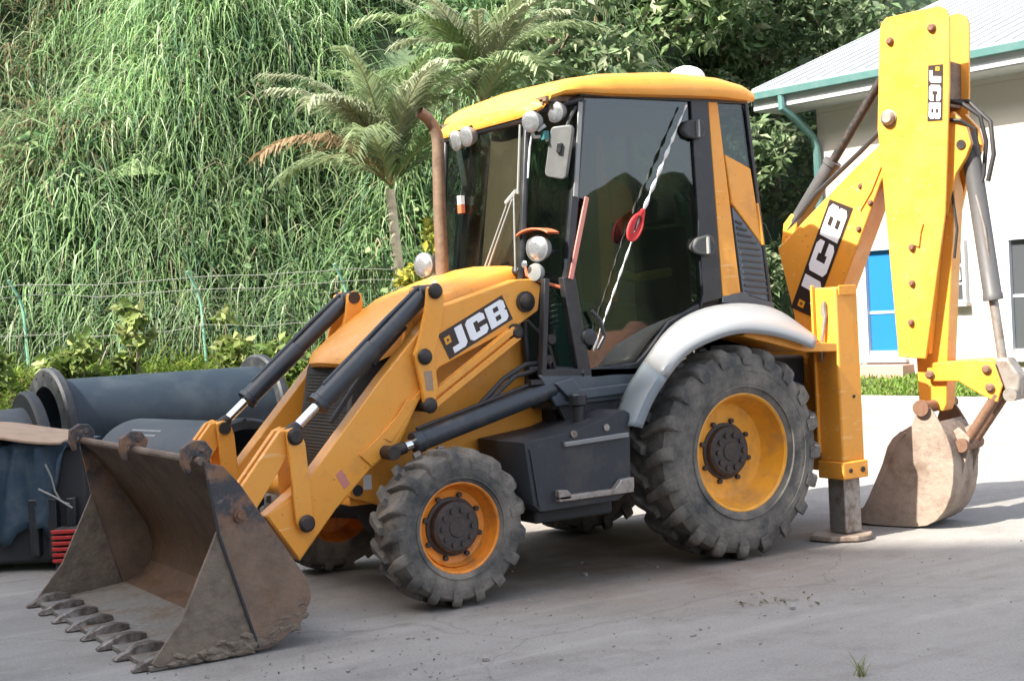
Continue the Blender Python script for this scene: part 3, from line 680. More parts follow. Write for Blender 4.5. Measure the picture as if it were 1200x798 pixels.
# rear frame, stabilisers
m = MB(); m.bb(-1.14, -.98, -.86, .86, .48, .62); m.bb(-1.14, -.98, -.86, .86, 1.22, 1.38); m.bb(-1.02, -.98, -.86, .86, .62, 1.22); m.build('rear_frame', 'yellow', BL, bevel=.01)
m = MB(); m.bb(-.98, -.5, -.66, .66, .62, 1.32); m.build('hydraulic_tank', 'dark', BL, bevel=.02)
for sg in (1, -1):
    y = lambda v: v*sg
    m = MB(); m.bb(-1.135, -.915, y(.84), y(1.06), .56, 1.80); st = m.build('stabiliser_leg', 'yellow', BL, bevel=.016, segs=3)
    m = MB(); m.bb(-.912, -.885, y(.842), y(.862), .62, 1.82); m.bb(-1.16, -1.137, y(.95), y(1.03), .80, 1.10); m.bb(-1.11, -.94, y(1.062), y(1.072), 1.74, 1.81); m.build('leg_flange', 'yellow', st, bevel=.004, split=1)
    m = MB(); m.bb(-1.15, -.90, y(.825), y(1.075), .44, .565); m.build('leg_collar', 'yellow', st, bevel=.01)
    m = MB(); m.cyl((-1.09, y(1.076), .50), (-1.09, y(1.084), .50), .02, 12); m.cyl((-.97, y(1.076), .50), (-.97, y(1.084), .50), .016, 12)
    m.cyl((-1.05, y(1.062), 1.02), (-1.05, y(1.067), 1.02), .012, 10); m.build('collar_bolt', 'pin', st, split=1)
    m = MB(); m.bb(-1.105, -.945, y(.87), y(1.03), .05, .46); m.build('inner_leg', 'steel', st, bevel=.008)
    m = MB(); m.prism([(-1.18, y(.80), .006), (-1.18, y(1.06), .006), (-1.08, y(1.14), .006), (-.95, y(1.14), .006), (-.80, y(1.02), .006), (-.76, y(.86), .006), (-.90, y(.76), .006), (-1.08, y(.74), .006)], (0, 0, .04)); m.build('stabiliser_foot', 'digger' , st, bevel=.01)
    m = MB(); m.tube([(-.90, y(.96), 1.70), (-.895, y(.97), 1.60), (-.885, y(.955), 1.48), (-.875, y(.94), 1.38), (-.90, y(.91), 1.30), (-.96, y(.87), 1.24)], .013, 8)
    m.cyl((-.90, y(.96), 1.60), (-.90, y(.96), 1.68), .022, 10); m.build('stabiliser_hose', 'steel', st)

# ------------------------------------------------------------------ digger: plane through the kingpost, swung 71 degrees
SL = radians(71); K = Vector((-1.497, -.326, 0)); SC = .95; BV = Vector((-cos(SL), sin(SL), 0)); NV = Vector((sin(SL), cos(SL), 0))
def bp(t, o, z): return K+BV*((1.3+(t-1.3)*1.07)*SC)+NV*(o*SC)+Vector((0, 0, z*SC+.0865*max(0, min(1, z/.45))))
def bplate(mb, tz, o0, o1): return mb.prism([bp(t, o0, z) for t, z in tz], NV*((o1-o0)*SC))
m = MB(); m.cyl(bp(.42, 0, .42), bp(.42, 0, 1.30), .11, 20); m.bb(-1.62, -1.142, -.17, .13, .50, .62); m.bb(-1.62, -1.142, -.17, .13, 1.05, 1.17)
m.build('kingpost', 'yellow', BL, bevel=.01)
BOOM = [(.47, 1.20), (.433, 1.597), (.321, 2.156), (.66, 2.46), (.995, 2.754), (1.186, 2.905), (1.26, 3.16), (1.36, 3.19), (1.42, 3.10), (1.186, 2.603), (.852, 1.816), (.70, 1.40), (.64, 1.20)]
m = MB(); bplate(m, BOOM, -.13, .16); boom = m.build('digger_boom', 'yellow', BL, bevel=.010)
m = MB(); bplate(m, [(1.05, 2.66), (1.15, 2.74), (1.24, 3.06), (1.36, 3.08), (1.12, 2.55), (1.02, 2.40)], .16, .172)
m.build('boom_doubler_plate', 'yellow', boom, bevel=.003)
m = MB()
for t, z in ((1.03, 2.60), (1.10, 2.46), (1.0, 2.26)): m.lathe([(0, .02), (.012, .02), (.02, .008), (.024, 0)], bp(t, .16, z), NV, 12)
m.build('boom_bolt', 'rustpin', boom, split=1)
a0 = Vector((.404+.02, 1.67)); a1 = Vector((.80, 2.533))
exb = BV*.395+Vector((0, 0, .855)); eyb = -(BV*.187+Vector((0, 0, -.10)))
decal('decal', bp(.598, .1625, 1.573), BV*.389+Vector((0, 0, .857)), -(BV*.19+Vector((0, 0, -.10))), .895, .205, NV, boom)
# dipper ram along the boom's back
P1, P2 = bp(.40, 0, 2.34), bp(1.29, 0, 3.62); dv = P2-P1
m = MB(); m.tube([P1, P1+dv*.02, P1+dv*.36, P1+dv*.365, P1+dv*.39], [.05, .062, .062, .072, .072], 20); ram = m.build('dipper_ram', 'ramgrey', BL, ang=40)
m = MB(); m.cyl(P1+dv*.39, P2, .036, 16); m.build('ram_rod', 'pin', ram)
m = MB(); bplate(m, [(.30, 2.16), (.42, 2.26), (.46, 2.40), (.40, 2.44), (.33, 2.36)], -.06, .06); m.build('ram_bracket', 'yellow', boom, bevel=.006)
m = MB(); m.tube([bp(.36, .04, 2.30), bp(.62, .06, 2.58), bp(1.0, .07, 2.88), bp(1.20, .06, 3.06)], .02, 8)
m.build('boom_hose', 'hose', boom, split=1)
# dipper
DIP = [(1.247, 3.78), (1.262, 3.84), (1.30, 3.88), (1.70, 3.90), (1.755, 3.86), (1.772, 3.80), (1.752, 3.30), (1.681, 2.33), (1.487, 1.215), (1.281, 1.235), (1.223, 2.564), (1.198, 3.03)]
m = MB(); bplate(m, DIP, .17, .20)
UP = [(1.247, 3.78), (1.262, 3.84), (1.30, 3.88), (1.70, 3.90), (1.755, 3.86), (1.772, 3.80), (1.752, 3.30), (1.70, 2.6), (1.60, 2.2), (1.30, 2.2), (1.198, 3.03)]
bplate(m, UP, -.235, -.205)
bplate(m, [(1.285, 1.26), (1.24, 2.5), (1.70, 2.5), (1.72, 2.9), (1.60, 2.9), (1.56, 2.55)] if False else [(1.30, 1.25), (1.26, 2.6), (1.68, 2.6), (1.50, 1.25)], .085, .17)
dip = m.build('dipper', 'yellow', BL, bevel=.006)
m = MB(); bplate(m, [(1.395, .81), (1.375, .86), (1.37, 1.3), (1.30, 2.5), (1.30, 2.9), (1.65, 2.9), (1.715, 2.5), (1.60, 1.14), (1.585, .86), (1.56, .80)], -.10, .082)
m.build('dipper_box', 'yellow', dip, bevel=.008)
m = MB(); bplate(m, [(1.50, 3.15), (1.52, 3.50), (1.70, 3.50), (1.69, 3.15)], -.205, .16); m.build('dipper_web', 'exhaust', dip, bevel=.004)
m = MB(); bplate(m, [(1.66, 3.04), (1.74, 3.10), (1.83, 2.98), (1.86, 2.84), (1.82, 2.74), (1.74, 2.62), (1.66, 2.3)], -.18, -.12)
bplate(m, [(1.66, 3.04), (1.74, 3.10), (1.83, 2.98), (1.86, 2.84), (1.82, 2.74), (1.74, 2.62), (1.66, 2.3)], .06, .12); m.build('ram_ear', 'yellow', dip, bevel=.006, split=1)
m = MB()
for (t, z, r_) in ((1.327, 3.694, .028), (1.643, 3.74, .032), (1.424, 2.083, .026), (1.412, 1.806, .024), (1.392, 1.501, .024)):
    m.lathe([(0, .03), (r_*.6, .03), (r_, .012), (r_, 0)], bp(t, .20, z), NV, 14)
m.build('dipper_bolt', 'rustpin', dip, split=1)
m = MB(); m.lathe([(0, .05), (.035, .05), (.05, .035), (.055, .012), (.062, .01), (.062, 0)], bp(1.29, .20, 3.10), NV, 20); m.cyl(bp(1.29, -.2, 3.10), bp(1.29, .2, 3.10), .05, 18); m.build('dipper_pivot', 'steel', dip)
m = MB(); bplate(m, [(1.44, 2.10), (1.48, 2.08), (1.50, 2.20), (1.52, 2.26), (1.505, 2.27), (1.46, 2.17)], .20, .215); m.build('lifting_eye', 'yellow', dip, bevel=.004)
decal('decal', bp(1.605, .202, 3.46), Vector((0, 0, -1))-BV*.06, BV, .40, .11, NV, dip)
# bucket ram, hoses
P1, P2 = bp(1.80, 0, 2.93), bp(1.985, 0, 1.12); dv = P2-P1
m = MB(); m.tube([P1, P1+dv*.05, P1+dv*.06, P1+dv*.68, P1+dv*.685, P1+dv*.71], [.045, .05, .066, .066, .072, .072], 20); ram = m.build('bucket_ram', 'ramgrey', BL, ang=40)
m = MB(); m.cyl(P1+dv*.71, P2, .034, 16); m.build('ram_rod', 'steel', ram)
m = MB(); m.cyl(bp(1.79, -.16, 2.84), bp(1.79, .13, 2.84), .035, 12); m.build('ram_pin', 'pin', ram)
m = MB(); m.tube([bp(1.86, .06, 2.45), bp(1.91, .06, 2.2), bp(1.93, .05, 1.98), bp(1.90, .04, 1.86)], .010, 8); m.build('ram_pipe', 'steel', ram)
m = MB()
m.tube([bp(1.66, .05, 3.2), bp(1.78, .04, 3.16), bp(1.90, .02, 3.05), bp(1.93, 0, 2.85), bp(1.90, 0, 2.6), bp(1.86, .05, 2.45)], .017, 8)
m.tube([bp(1.66, -.05, 3.2), bp(1.80, -.04, 3.18), bp(1.96, -.02, 3.0), bp(1.98, 0, 2.75), bp(1.93, 0, 2.55)], .017, 8)
m.tube([bp(1.70, .12, 3.04), bp(1.80, .14, 3.02), bp(1.88, .1, 2.95), bp(1.90, .06, 2.75)], .014, 8)
m.tube([bp(1.70, .10, 2.5), bp(1.73, .11, 2.2), bp(1.70, .11, 1.98)], .010, 8)
m.build('dipper_hose', 'hose', dip, split=1)
# bucket linkage
LK = [(1.462, 1.134), (1.50, 1.18), (1.82, 1.205), (1.95, 1.19), (2.01, 1.0), (1.97, .87), (1.85, .93), (1.694, 1.034), (1.50, 1.035), (1.465, 1.07)]
m = MB(); bplate(m, LK, .10, .125); bplate(m, LK, -.125, -.10); m.build('bucket_linkage', 'yellow', BL, bevel=.008, split=1)
m = MB()
for t, z in ((1.488, 1.09), (1.905, 1.125), (1.925, .985)): m.cyl(bp(t, -.14, z), bp(t, .14, z), .03, 14); m.lathe([(0, .015), (.02, .015), (.034, 0)], bp(t, .14, z), NV, 14)
m.build('linkage_pin', 'rustpin', BL, split=1)
m = MB(); bplate(m, [(1.94, 1.20), (2.04, 1.21), (2.13, 1.05), (2.11, .90), (2.04, .88), (1.99, .98)], -.08, .08); m.build('ram_fork', 'steel', BL, bevel=.02)
m = MB(); m.cyl(bp(2.06, -.12, .93), bp(2.06, .13, .93), .05, 14); m.build('fork_pin', 'steel', BL)
m = MB()
for o_ in (.085, -.085): m.tube([bp(1.96, o_, .93), bp(1.72, o_, .56)], [.042, .038], 12)
m.cyl(bp(1.71, -.18, .545), bp(1.71, .18, .545), .05, 16); m.build('tipping_link', 'rustpin', BL)
# digging bucket
BS = [(1.46, .88), (1.52, .88), (1.57, .80), (1.615, .72), (1.655, .63), (1.685, .53), (1.698, .42), (1.69, .31), (1.665, .21), (1.62, .125), (1.555, .06), (1.48, .022), (1.38, .008), (1.22, .006), (1.05, .01), (.95, .02), (.935, .07), (1.0, .12), (1.07, .21), (1.13, .32), (1.175, .43), (1.21, .53), (1.25, .60), (1.31, .655), (1.40, .71)]
m = MB(); bplate(m, BS, .28, .305); bplate(m, BS, -.215, -.19)
m.cur = 0
shell = BS[3:16]
rows = [[bp(t, o_, z) for t, z in shell] for o_ in (-.19, .05, .28)]; loft(m, rows)
ins = [(t-.02 if z > .1 else t, z+.018) for t, z in shell]; rows = [[bp(t, o_, z) for t, z in ins] for o_ in (-.19, .05, .28)]; loft(m, rows)
db = m.build('digging_bucket', 'digger', BL, bevel=.004, ang=50)
m = MB(); bplate(m, [(1.165, .41), (1.21, .54), (1.255, .61), (1.32, .665), (1.36, .65), (1.29, .58), (1.25, .50), (1.20, .39), (1.08, .17), (.965, .03), (.95, .05), (1.04, .18)], .305, .315); m.build('edge_strip', 'digger', db, bevel=.003)
for o_ in (-.16, .045, .245):
    m = MB(); rows = []
    for t, hw, z0, z1 in ((1.10, .035, .015, .055), (.97, .045, .012, .10), (.88, .035, .02, .085), (.80, .02, .05, .066)):
        rows.append([bp(t, o_-hw, z0), bp(t, o_+hw, z0), bp(t, o_+hw*.8, z1), bp(t, o_-hw*.8, z1), bp(t, o_-hw, z0)])
    loft(m, rows); m.add(rows[-1][:4], [(0, 1, 2, 3)]); m.add(rows[0][:4], [(3, 2, 1, 0)]); m.build('tooth', 'digger', db, bevel=.004)
m = MB(); bplate(m, [(1.60, .62), (1.68, .68), (1.76, .60), (1.74, .48), (1.68, .30)], .10, .13); bplate(m, [(1.60, .62), (1.68, .68), (1.76, .60), (1.74, .48), (1.68, .30)], -.13, -.10); m.build('bucket_ear', 'digger', db, bevel=.006, split=1)
m = MB(); m.cyl(bp(1.485, -.32, .845), bp(1.485, .33, .845), .045, 16); m.cyl(bp(1.485, .305, .845), bp(1.485, .34, .845), .06, 14); m.build('hinge_pin', 'rustpin', db)

# ------------------------------------------------------------------ cab
def cy(z): return .745-.035*max(0, (z-1.9)/1.2)     # sides lean in a little
def cpan(mb, xz, t=.03, out_=0):
    for sg in (1, -1):
        n = len(xz); A = [(x, sg*(cy(z)+out_), z) for x, z in xz]
        mb.prism(A, (0, -sg*t, 0))
    return mb
m = MB()
def post(mb, a, b_, wd, dp=.05):
    """bar on both sides between (x,z) points"""
    A = Vector((a[0], 0, a[1])); B_ = Vector((b_[0], 0, b_[1])); t = (B_-A).normalized(); n_ = Vector((t.z, 0, -t.x))*wd/2
    cpan(mb, [(p.x, p.z) for p in (A-n_, B_-n_, B_+n_, A+n_)], dp)
post(m, (.93, 3.10), (1.13, 1.93), .055, .06)
post(m, (1.13, 1.95), (1.04, 1.28), .10, .06)
post(m, (1.30, 1.94), (1.36, 1.34), .04, .05)
post(m, (1.38, 1.34), (.55, 1.30), .05, .05)
cpan(m, [(.02, 3.15), (-.135, 3.15), (-.155, 1.76), (.02, 1.73), (.06, 1.68), (.02, 1.80)], .07)
cpan(m, [(.95, 3.12), (-.5, 3.12), (-.5, 3.16), (.95, 3.16)], .06)
cpan(m, [(1.0, 1.345), (.62, 1.36), (.52, 1.44), (.33, 1.62), (.06, 1.73), (.06, 1.67), (.30, 1.56), (.50, 1.38), (.60, 1.29), (1.0, 1.285)], .05)
post(m, (-.488, 3.13), (-.60, 1.70), .03, .06)
for yy in (-.53, .53):
    m.tube([(1.255, yy, 2.98), (1.37, yy, 1.88), (1.34, yy, 1.35)], .024, 8)
m.tube([(1.255, -.53, 2.99), (1.255, .53, 2.99)], .03, 8); m.tube([(1.36, -.53, 2.0), (1.36, .53, 2.0)], .03, 8)
for sg in (1, -1): m.tube([(1.26, sg*.53, 3.02), (.93, sg*.70, 3.10)], .03, 8); m.tube([(1.34, sg*.53, 1.36), (1.04, sg*.73, 1.32)], .035, 8)
m.tube([(-.49, -.70, 3.10), (-.49, .70, 3.10)], .03, 8)
cab = m.build('cab_frame', 'black', BL, bevel=.006)
m = MB()
cpan(m, [(-.14, 3.13), (-.225, 3.13), (-.325, 1.78), (-.158, 1.77)], .05, -.004); m.build('rear_pillar', 'yellow', cab, bevel=.006, split=1)
m = MB(); cpan(m, [(-.262, 2.76), (-.49, 2.665), (-.553, 2.12), (-.292, 2.42)], .05, -.002)
cpan(m, [(-.565, 2.12), (-.545, 2.12), (-.515, 2.42), (-.535, 2.42)], .09, .01); m.build('rear_corner_panel', 'yellow', cab, bevel=.008, split=1)
m = MB(); cpan(m, [(-.30, 2.395), (-.548, 2.125), (-.612, 1.72), (-.352, 1.79)], .05, -.012); gp = m.build('vent_panel', 'grille2', cab, split=1)
m = MB()
for k in range(12):
    z = 1.80+.045*k; xa = -.36+(z-1.79)*.10; xb = -.60+(z-1.72)*.155
    if z > 2.13: xb = -.548+(z-2.125)*.95
    if xa-xb > .04: post(m, (xa-.01, z), (xb+.01, z-.02), .014, .012)
m.build('vent_slat', 'grille', cab, split=1)
m = MB(); cpan(m, [(-.355, 1.80), (-.375, 1.79), (-.385, 1.77), (-.62, 1.71), (-.62, 1.66), (-.15, 1.73), (-.15, 1.77)], .05, .006); m.build('rear_sill', 'sill', cab, split=1)
m = MB(); cpan(m, [(1.40, 1.33), (1.05, 1.31), (.60, 1.31), (.68, 1.13), (1.28, 1.12)], .03, .0)
cpan(m, [(1.30, 1.27), (1.16, 1.30), (1.10, 1.22), (.69, 1.23), (.70, 1.165), (1.18, 1.15)], .03, .03)
m.build('cab_sill', 'sill', cab, bevel=.008, split=1)
m = MB(); cpan(m, [(1.25, 1.12), (.66, 1.13), (.80, 1.02), (1.2, 1.02)], .04, -.02); m.build('cab_underside', 'dark', cab, split=1)
# glass
m = MB(); cpan(m, [(.905, 3.11), (.02, 3.13), (.03, 1.75), (.31, 1.63), (.52, 1.42), (.61, 1.34), (1.0, 1.34), (1.09, 1.93)], .006, -.02); m.build('door_glass', 'glass_side', cab, split=1)
m = MB()
for sg in (1, -1):
    m.prism([(1.25, sg*.535, 2.98), (.94, sg*.70, 3.09), (1.12, sg*.735, 1.93), (1.03, sg*.74, 1.34), (1.34, sg*.535, 1.36), (1.37, sg*.535, 1.9)], (0, -sg*.006, 0))
m.build('quarter_glass', 'glass', cab, split=1)
m = MB(); m.prism([(1.262, -.52, 2.98), (1.262, .52, 2.98), (1.376, .52, 1.90), (1.376, -.52, 1.90)], (-.006, 0, 0)); m.build('windscreen', 'glass', cab)
m = MB(); cpan(m, [(-.228, 3.12), (-.485, 3.12), (-.50, 2.67), (-.265, 2.76)], .006, -.02); m.build('rear_side_glass', 'glass', cab, split=1)
m = MB(); m.prism([(-.50, -.66, 3.08), (-.50, .66, 3.08), (-.60, .68, 1.80), (-.60, -.68, 1.80)], (.006, 0, 0)); m.build('rear_window', 'glass', cab)
# interior
m = MB(); m.bb(-.55, 1.28, -.70, .70, 1.10, 1.15); m.bb(-.58, .0, -.70, .70, 1.15, 1.60); m.plate([(1.32, 1.15), (1.33, 1.80), (1.22, 1.86), (1.12, 1.80), (1.10, 1.15)], -.5, .5); m.build('cab_floor', 'dark', cab)
m = MB(); cpan(m, [(.62, 1.30), (.52, 1.46), (.32, 1.65), (.05, 1.75), (-.52, 1.73), (-.52, 1.15), (.62, 1.15)], .02, -.045); m.build('side_trim', 'trim', cab, split=1)
m = MB(); m.bb(-.18, .36, -.26, .26, 1.50, 1.62); m.bb(-.30, -.14, -.26, .26, 1.60, 2.30); m.bb(-.28, -.17, -.15, .15, 2.32, 2.52); m.bb(-.1, .3, -.2, .2, 1.15, 1.5); m.build('driver_seat', 'dark', cab, bevel=.04, segs=3)
m = MB(); m.tube([(1.0, 0, 1.2), (.80, 0, 1.92)], .04, 10)
ring = []
ax = Vector((-.35, 0, .94)).normalized(); e1 = Vector((0, 1, 0)); e2 = ax.cross(e1)
ring = [Vector((.79, 0, 1.95))+(e1*cos(2*pi*k/24)+e2*sin(2*pi*k/24))*.19 for k in range(25)]; m.tube(ring, .016, 8, caps=False)
m.tube([ring[0], ring[12]], .014, 6); m.tube([ring[6], ring[18]], .014, 6); m.build('steering_wheel', 'black', cab)
m = MB(); m.bb(.1, .6, -.64, -.42, 1.15, 1.78); m.tube([(.5, -.5, 1.78), (.52, -.5, 1.98)], .014, 8); m.ell((.52, -.5, 2.0), (.03, .03, .035)); m.build('side_console', 'teal', cab, bevel=.01)
m = MB(); m.tube([(-.05, .30, 1.97), (.28, .32, 1.93), (.42, .33, 1.97)], .035, 10); m.build('armrest', 'ygreen', cab)
m = MB(); m.bb(-.46, 1.2, -.64, .64, 3.07, 3.10); m.build('headliner', 'tan', cab)
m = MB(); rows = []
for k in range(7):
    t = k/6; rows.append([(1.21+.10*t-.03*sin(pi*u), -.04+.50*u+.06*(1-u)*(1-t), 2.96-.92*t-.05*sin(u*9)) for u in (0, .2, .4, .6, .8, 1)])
loft(m, rows); m.build('reflection_sheet', 'tan', cab, ang=180, solid=.006)  # tan sheet stands in for brown earth reflected in the windscreen
# red and white strip down the door post
m = MB()
A, B_ = (.955, 2.46), (1.125, 1.93); post(m, A, B_, .035, .012)
st_ = m
for i, v in enumerate(st_.v): st_.v[i] = (v[0], v[1]+(.014 if v[1] > 0 else -.014), v[2])
st_.build('door_post_strip', 'pinkstrip', cab, bevel=.004, split=1)
m = MB(); post(m, (.955, 3.08), (1.045, 2.46), .035, .012)
for i, v in enumerate(m.v): m.v[i] = (v[0], v[1]+(.014 if v[1] > 0 else -.014), v[2])
m.build('door_post_trim', 'mirror', cab, bevel=.004, split=1)
# roof
m = MB()
sec = [(1.30, 3.01, 3.035, .56), (1.292, 2.995, 3.07, .59), (1.25, 3.0, 3.10, .61), (1.19, 3.03, 3.13, .63), (1.17, 3.09, 3.175, .70), (1.08, 3.12, 3.225, .745), (.96, 3.13, 3.255, .765), (.70, 3.125, 3.295, .785), (.20, 3.135, 3.33, .79), (-.20, 3.14, 3.31, .785), (-.45, 3.13, 3.27, .76), (-.54, 3.13, 3.235, .74), (-.56, 3.15, 3.20, .70)]
rows = []
for x, zb, zt, hw in sec:
    h = zt-zb
    rows.append([(x, -hw+.10, zb), (x, -hw+.01, zb+.01), (x, -hw, zb+.03), (x, -hw+.012, zb+h*.62), (x, -hw+.05, zb+h*.85), (x, -hw*.75, zt), (x, 0, zt+.02), (x, hw*.75, zt), (x, hw-.05, zb+h*.85), (x, hw-.012, zb+h*.62), (x, hw, zb+.03), (x, hw-.01, zb+.01), (x, hw-.10, zb), (x, -hw+.10, zb)])
loft(m, rows); m.add(rows[0][:13], [tuple(range(13))]); m.add(rows[-1][:13], [tuple(range(13))[::-1]])
roof = m.build('cab_roof', 'yellow', cab, ang=40)
m = MB(); m.bb(-.48, 1.2, -.68, .68, 3.085, 3.118); m.build('roof_lining', 'exhaust', cab)
m = MB(); m.ell((-.30, .30, 3.36), (.15, .11, .09)); m.build('roof_vent', 'white', roof)
# work lamps
for (x, yy, z) in ((1.11, .66, 3.02), (1.28, .63, 2.955), (1.335, -.24, 2.945), (1.335, -.09, 2.955)):
    m = MB(); ax = Vector((.80, .25 if yy > 0 else .1, -.12)); c_ = Vector((x, yy, z))
    m.lathe([(.018, -.07), (.050, -.05), (.068, 0), (.070, .02), (.062, .024)], c_, ax, 20); lamp = m.build('work_lamp', 'grey', cab, ang=40)
    m = MB(); m.lathe([(.062, .022), (.048, .030), (.02, .033), (0, .034)], c_, ax, 20); m.build('lens', 'headlamp', lamp, ang=60)
    m = MB(); m.tube([c_-ax*.05, c_+Vector((-.02, 0, .075))], .014, 8); m.build('lamp_bracket', 'black', lamp)
# mirrors
for sg in (1, -1):
    c_ = Vector((1.15, sg*.72, 2.75)) if sg > 0 else Vector((1.03, -.74, 2.80))
    R3 = Matrix.Rotation(radians(-20*1), 3, 'Y') @ Matrix.Rotation(radians(25*sg), 3, 'Z')
    pq = []
    for (sx, sz, a0_) in ((1, 1, 0), (-1, 1, 90), (-1, -1, 180), (1, -1, 270)):
        for k in range(4):
            a = radians(a0_+30*k); pq.append(Vector((0, sx*.045+.03*cos(a), sz*.135+.035*sin(a)+(.012 if sz > 0 else 0)*sx)))
    R4 = Matrix.Rotation(radians(38*sg), 3, 'Z') @ Matrix.Rotation(radians(-14*sg), 3, 'X') @ Matrix.Rotation(radians(8), 3, 'Y')
    m = MB(); m.prism([c_+R4 @ p for p in pq], R4 @ Vector((-.045, 0, 0))); mi = m.build('wing_mirror', 'mirror_back', cab, bevel=.016, segs=3)
    m = MB(); m.box(c_+R4 @ Vector((.008, .005, .03)), (.010, .016, .032), R4); m.build('mirror_clamp', 'black', mi, bevel=.004)
    m = MB(); m.tube([c_+Vector((-.03, 0, .05)), c_+Vector((-.10, 0, .22)), (.98, sg*.70, 3.05)], .012, 8); m.build('mirror_stalk', 'black', mi)
m = MB(); m.tube([(1.20, .66, 2.93), (1.235, .63, 2.90), (1.27, .60, 2.92), (1.25, .60, 2.86), (1.19, .66, 2.86), (1.2, .67, 2.83)], .012, 8); m.build('plug_lead', 'white', cab)
m = MB(); m.tube([(1.262, .62, 2.95), (1.262, .56, 2.80), (1.285, .55, 2.60)], .007, 6); m.build('lamp_cable', 'white', cab)
m = MB(); m.bb(1.195, 1.235, .655, .69, 2.835, 2.89); m.build('plug', 'teal', cab)
# door hinges
for (x, z) in ((.0, 2.925), (-.02, 2.125)):
    m = MB(); y0 = cy(z); m.prism([(x+.13, y0+.005, z-.01), (x+.09, y0+.03, z-.055), (x+.0, y0+.055, z-.07), (x-.05, y0+.05, z-.06), (x-.07, y0+.03, z), (x-.05, y0+.05, z+.06), (x+.0, y0+.055, z+.075), (x+.09, y0+.03, z+.055)], (0, -.05, 0))
    hg = m.build('door_hinge', 'rubber', cab, bevel=.02, segs=3)
    m = MB(); m.bb(x+.005, x+.018, y0+.0, y0+.062, z-.055, z+.06); m.build('hinge_clip', 'mirror', hg)
# headlamps on the cowl, with curved orange guards
for sg in (1, -1):
    c_ = Vector((1.28, sg*.63, 2.14)) if sg > 0 else Vector((1.43, -.62, 2.105))
    m = MB(); ax = Vector((.9, .32, 0)).normalized()
    m.lathe([(.02, -.08), (.07, -.05), (.088, 0), (.088, .02), (.08, .024)], c_, ax, 22); hl = m.build('headlamp', 'grey', cab, ang=40)
    m = MB(); m.lathe([(.08, .022), (.06, .036), (.03, .042), (0, .043)], c_, ax, 22); m.build('lens', 'headlamp', hl, ang=60)
    m = MB(); m.tube([c_+Vector((-.05, 0, -.02)), c_+Vector((-.15, sg*.02, -.03))] if sg > 0 else [c_+Vector((0, 0, -.08)), c_+Vector((-.02, .02, -.26))], .016, 8); m.build('headlamp_bracket', 'black', hl)
    if sg > 0:
        m = MB(); sd = ax.cross(Vector((0, 0, 1)))
        rows = []
        for k in range(9):
            a = -1.0+2.0*k/8; b0 = c_+sd*(.15*sin(a))+Vector((0, 0, .055+.075*cos(a)))
            rows.append([b0-ax*.06, b0+ax*.07, b0+ax*.07-Vector((0, 0, .012)), b0-ax*.06-Vector((0, 0, .012)), b0-ax*.06])
        loft(m, rows); m.build('headlamp_visor', 'orange', hl, bevel=.003)
        m = MB(); m.lathe([(.02, -.05), (.05, -.03), (.06, 0), (.055, .02), (0, .028)], c_+Vector((.03, 0, -.155)), ax, 18); m.build('side_lamp', 'mirror', hl, ang=40)
        m = MB(); m.lathe([(.012, 0), (.024, .01), (0, .02)], c_+Vector((.09, -.03, -.10)), ax, 12); m.build('reflector', 'headlamp', hl)
        m = MB(); m.tube([c_+Vector((.05, -.10, -.10)), c_+Vector((.06, -.06, -.17)), c_+Vector((0, .0, -.215)), c_+Vector((-.12, .06, -.26))], .012, 8); m.build('lamp_guard', 'orange', hl)
# wiper on the windscreen, spring behind the quarter glass, small side lamp
m = MB()
for o_ in (0, .045): m.tube([(1.36, .47-o_, 2.47), (1.40, .14-o_, 1.98)], .008, 6)
m.tube([(1.34, .50, 2.52), (1.36, .40, 2.45)], .02, 8); m.tube([(1.30, .515, 2.95), (1.345, .515, 2.50)], .008, 6); m.tube([(1.36, .49, 2.50), (1.39, .51, 2.0)], .006, 6)
m.build('wiper', 'mirror', cab)
m = MB(); m.tube([Vector((1.17+.028*cos(k*.8), .60+.028*sin(k*.8), 1.62+.0045*k)) for k in range(60)], .006, 5); m.build('coiled_lead', 'mirror', cab)
m = MB(); m.tube([(1.17, .60, 1.62), (1.19, .58, 1.5), (1.16, .60, 1.40)], .02, 8); m.build('handbrake_gaiter', 'mirror', cab)
m = MB(); m.bb(1.33, 1.36, -.24, -.19, 2.50, 2.56); m.cur = 1; m.bb(1.33, 1.36, -.24, -.19, 2.44, 2.50); m.build('windscreen_sticker', ['white', 'orange'], cab)
m = MB(); m.lathe([(.03, -.01), (.055, .0), (.05, .02), (0, .03)], (1.0, .745, 1.55), (0, 1, 0), 16); m.build('door_lock', 'black', cab)
m = MB(); m.tube([(.98, .76, 1.72), (.93, .78, 1.66), (.90, .78, 1.55), (.95, .77, 1.47)], .014, 8); m.build('door_handle', 'black', cab)

# strap tied across the door, with a red coil
q = MB(); P = [Vector((.08, .735, 3.09)), Vector((.57, .765, 2.28)), Vector((.985, .765, 1.46))]
pts = []
for i in range(61):
    t = i/60; p = P[0].lerp(P[1], t*2) if t < .5 else P[1].lerp(P[2], t*2-1); pts.append(p)
wt = [(.016 if .14 < i/60 < .44 else .009) for i in range(61)]
vs = []; fs = []
for i, p in enumerate(pts):
    a = i*.75; tdir = (P[1]-P[0]).normalized() if i < 30 else (P[2]-P[1]).normalized(); s_ = tdir.cross(Vector((0, 1, 0))).normalized(); dirv = s_*cos(a)+Vector((0, 1, 0))*sin(a)*.4
    vs += [p-dirv*wt[i], p+dirv*wt[i]]
fs = [(2*i, 2*i+1, 2*i+3, 2*i+2) for i in range(60)]
stp = empty('tie_strap', P[0], 'thin white twisted strap with a red coil tied slantwise across the cab door glass', 'strap')
q.add(vs, fs); q.build('strap_cord', 'white', stp, solid=.004, merge=False)
q = MB()
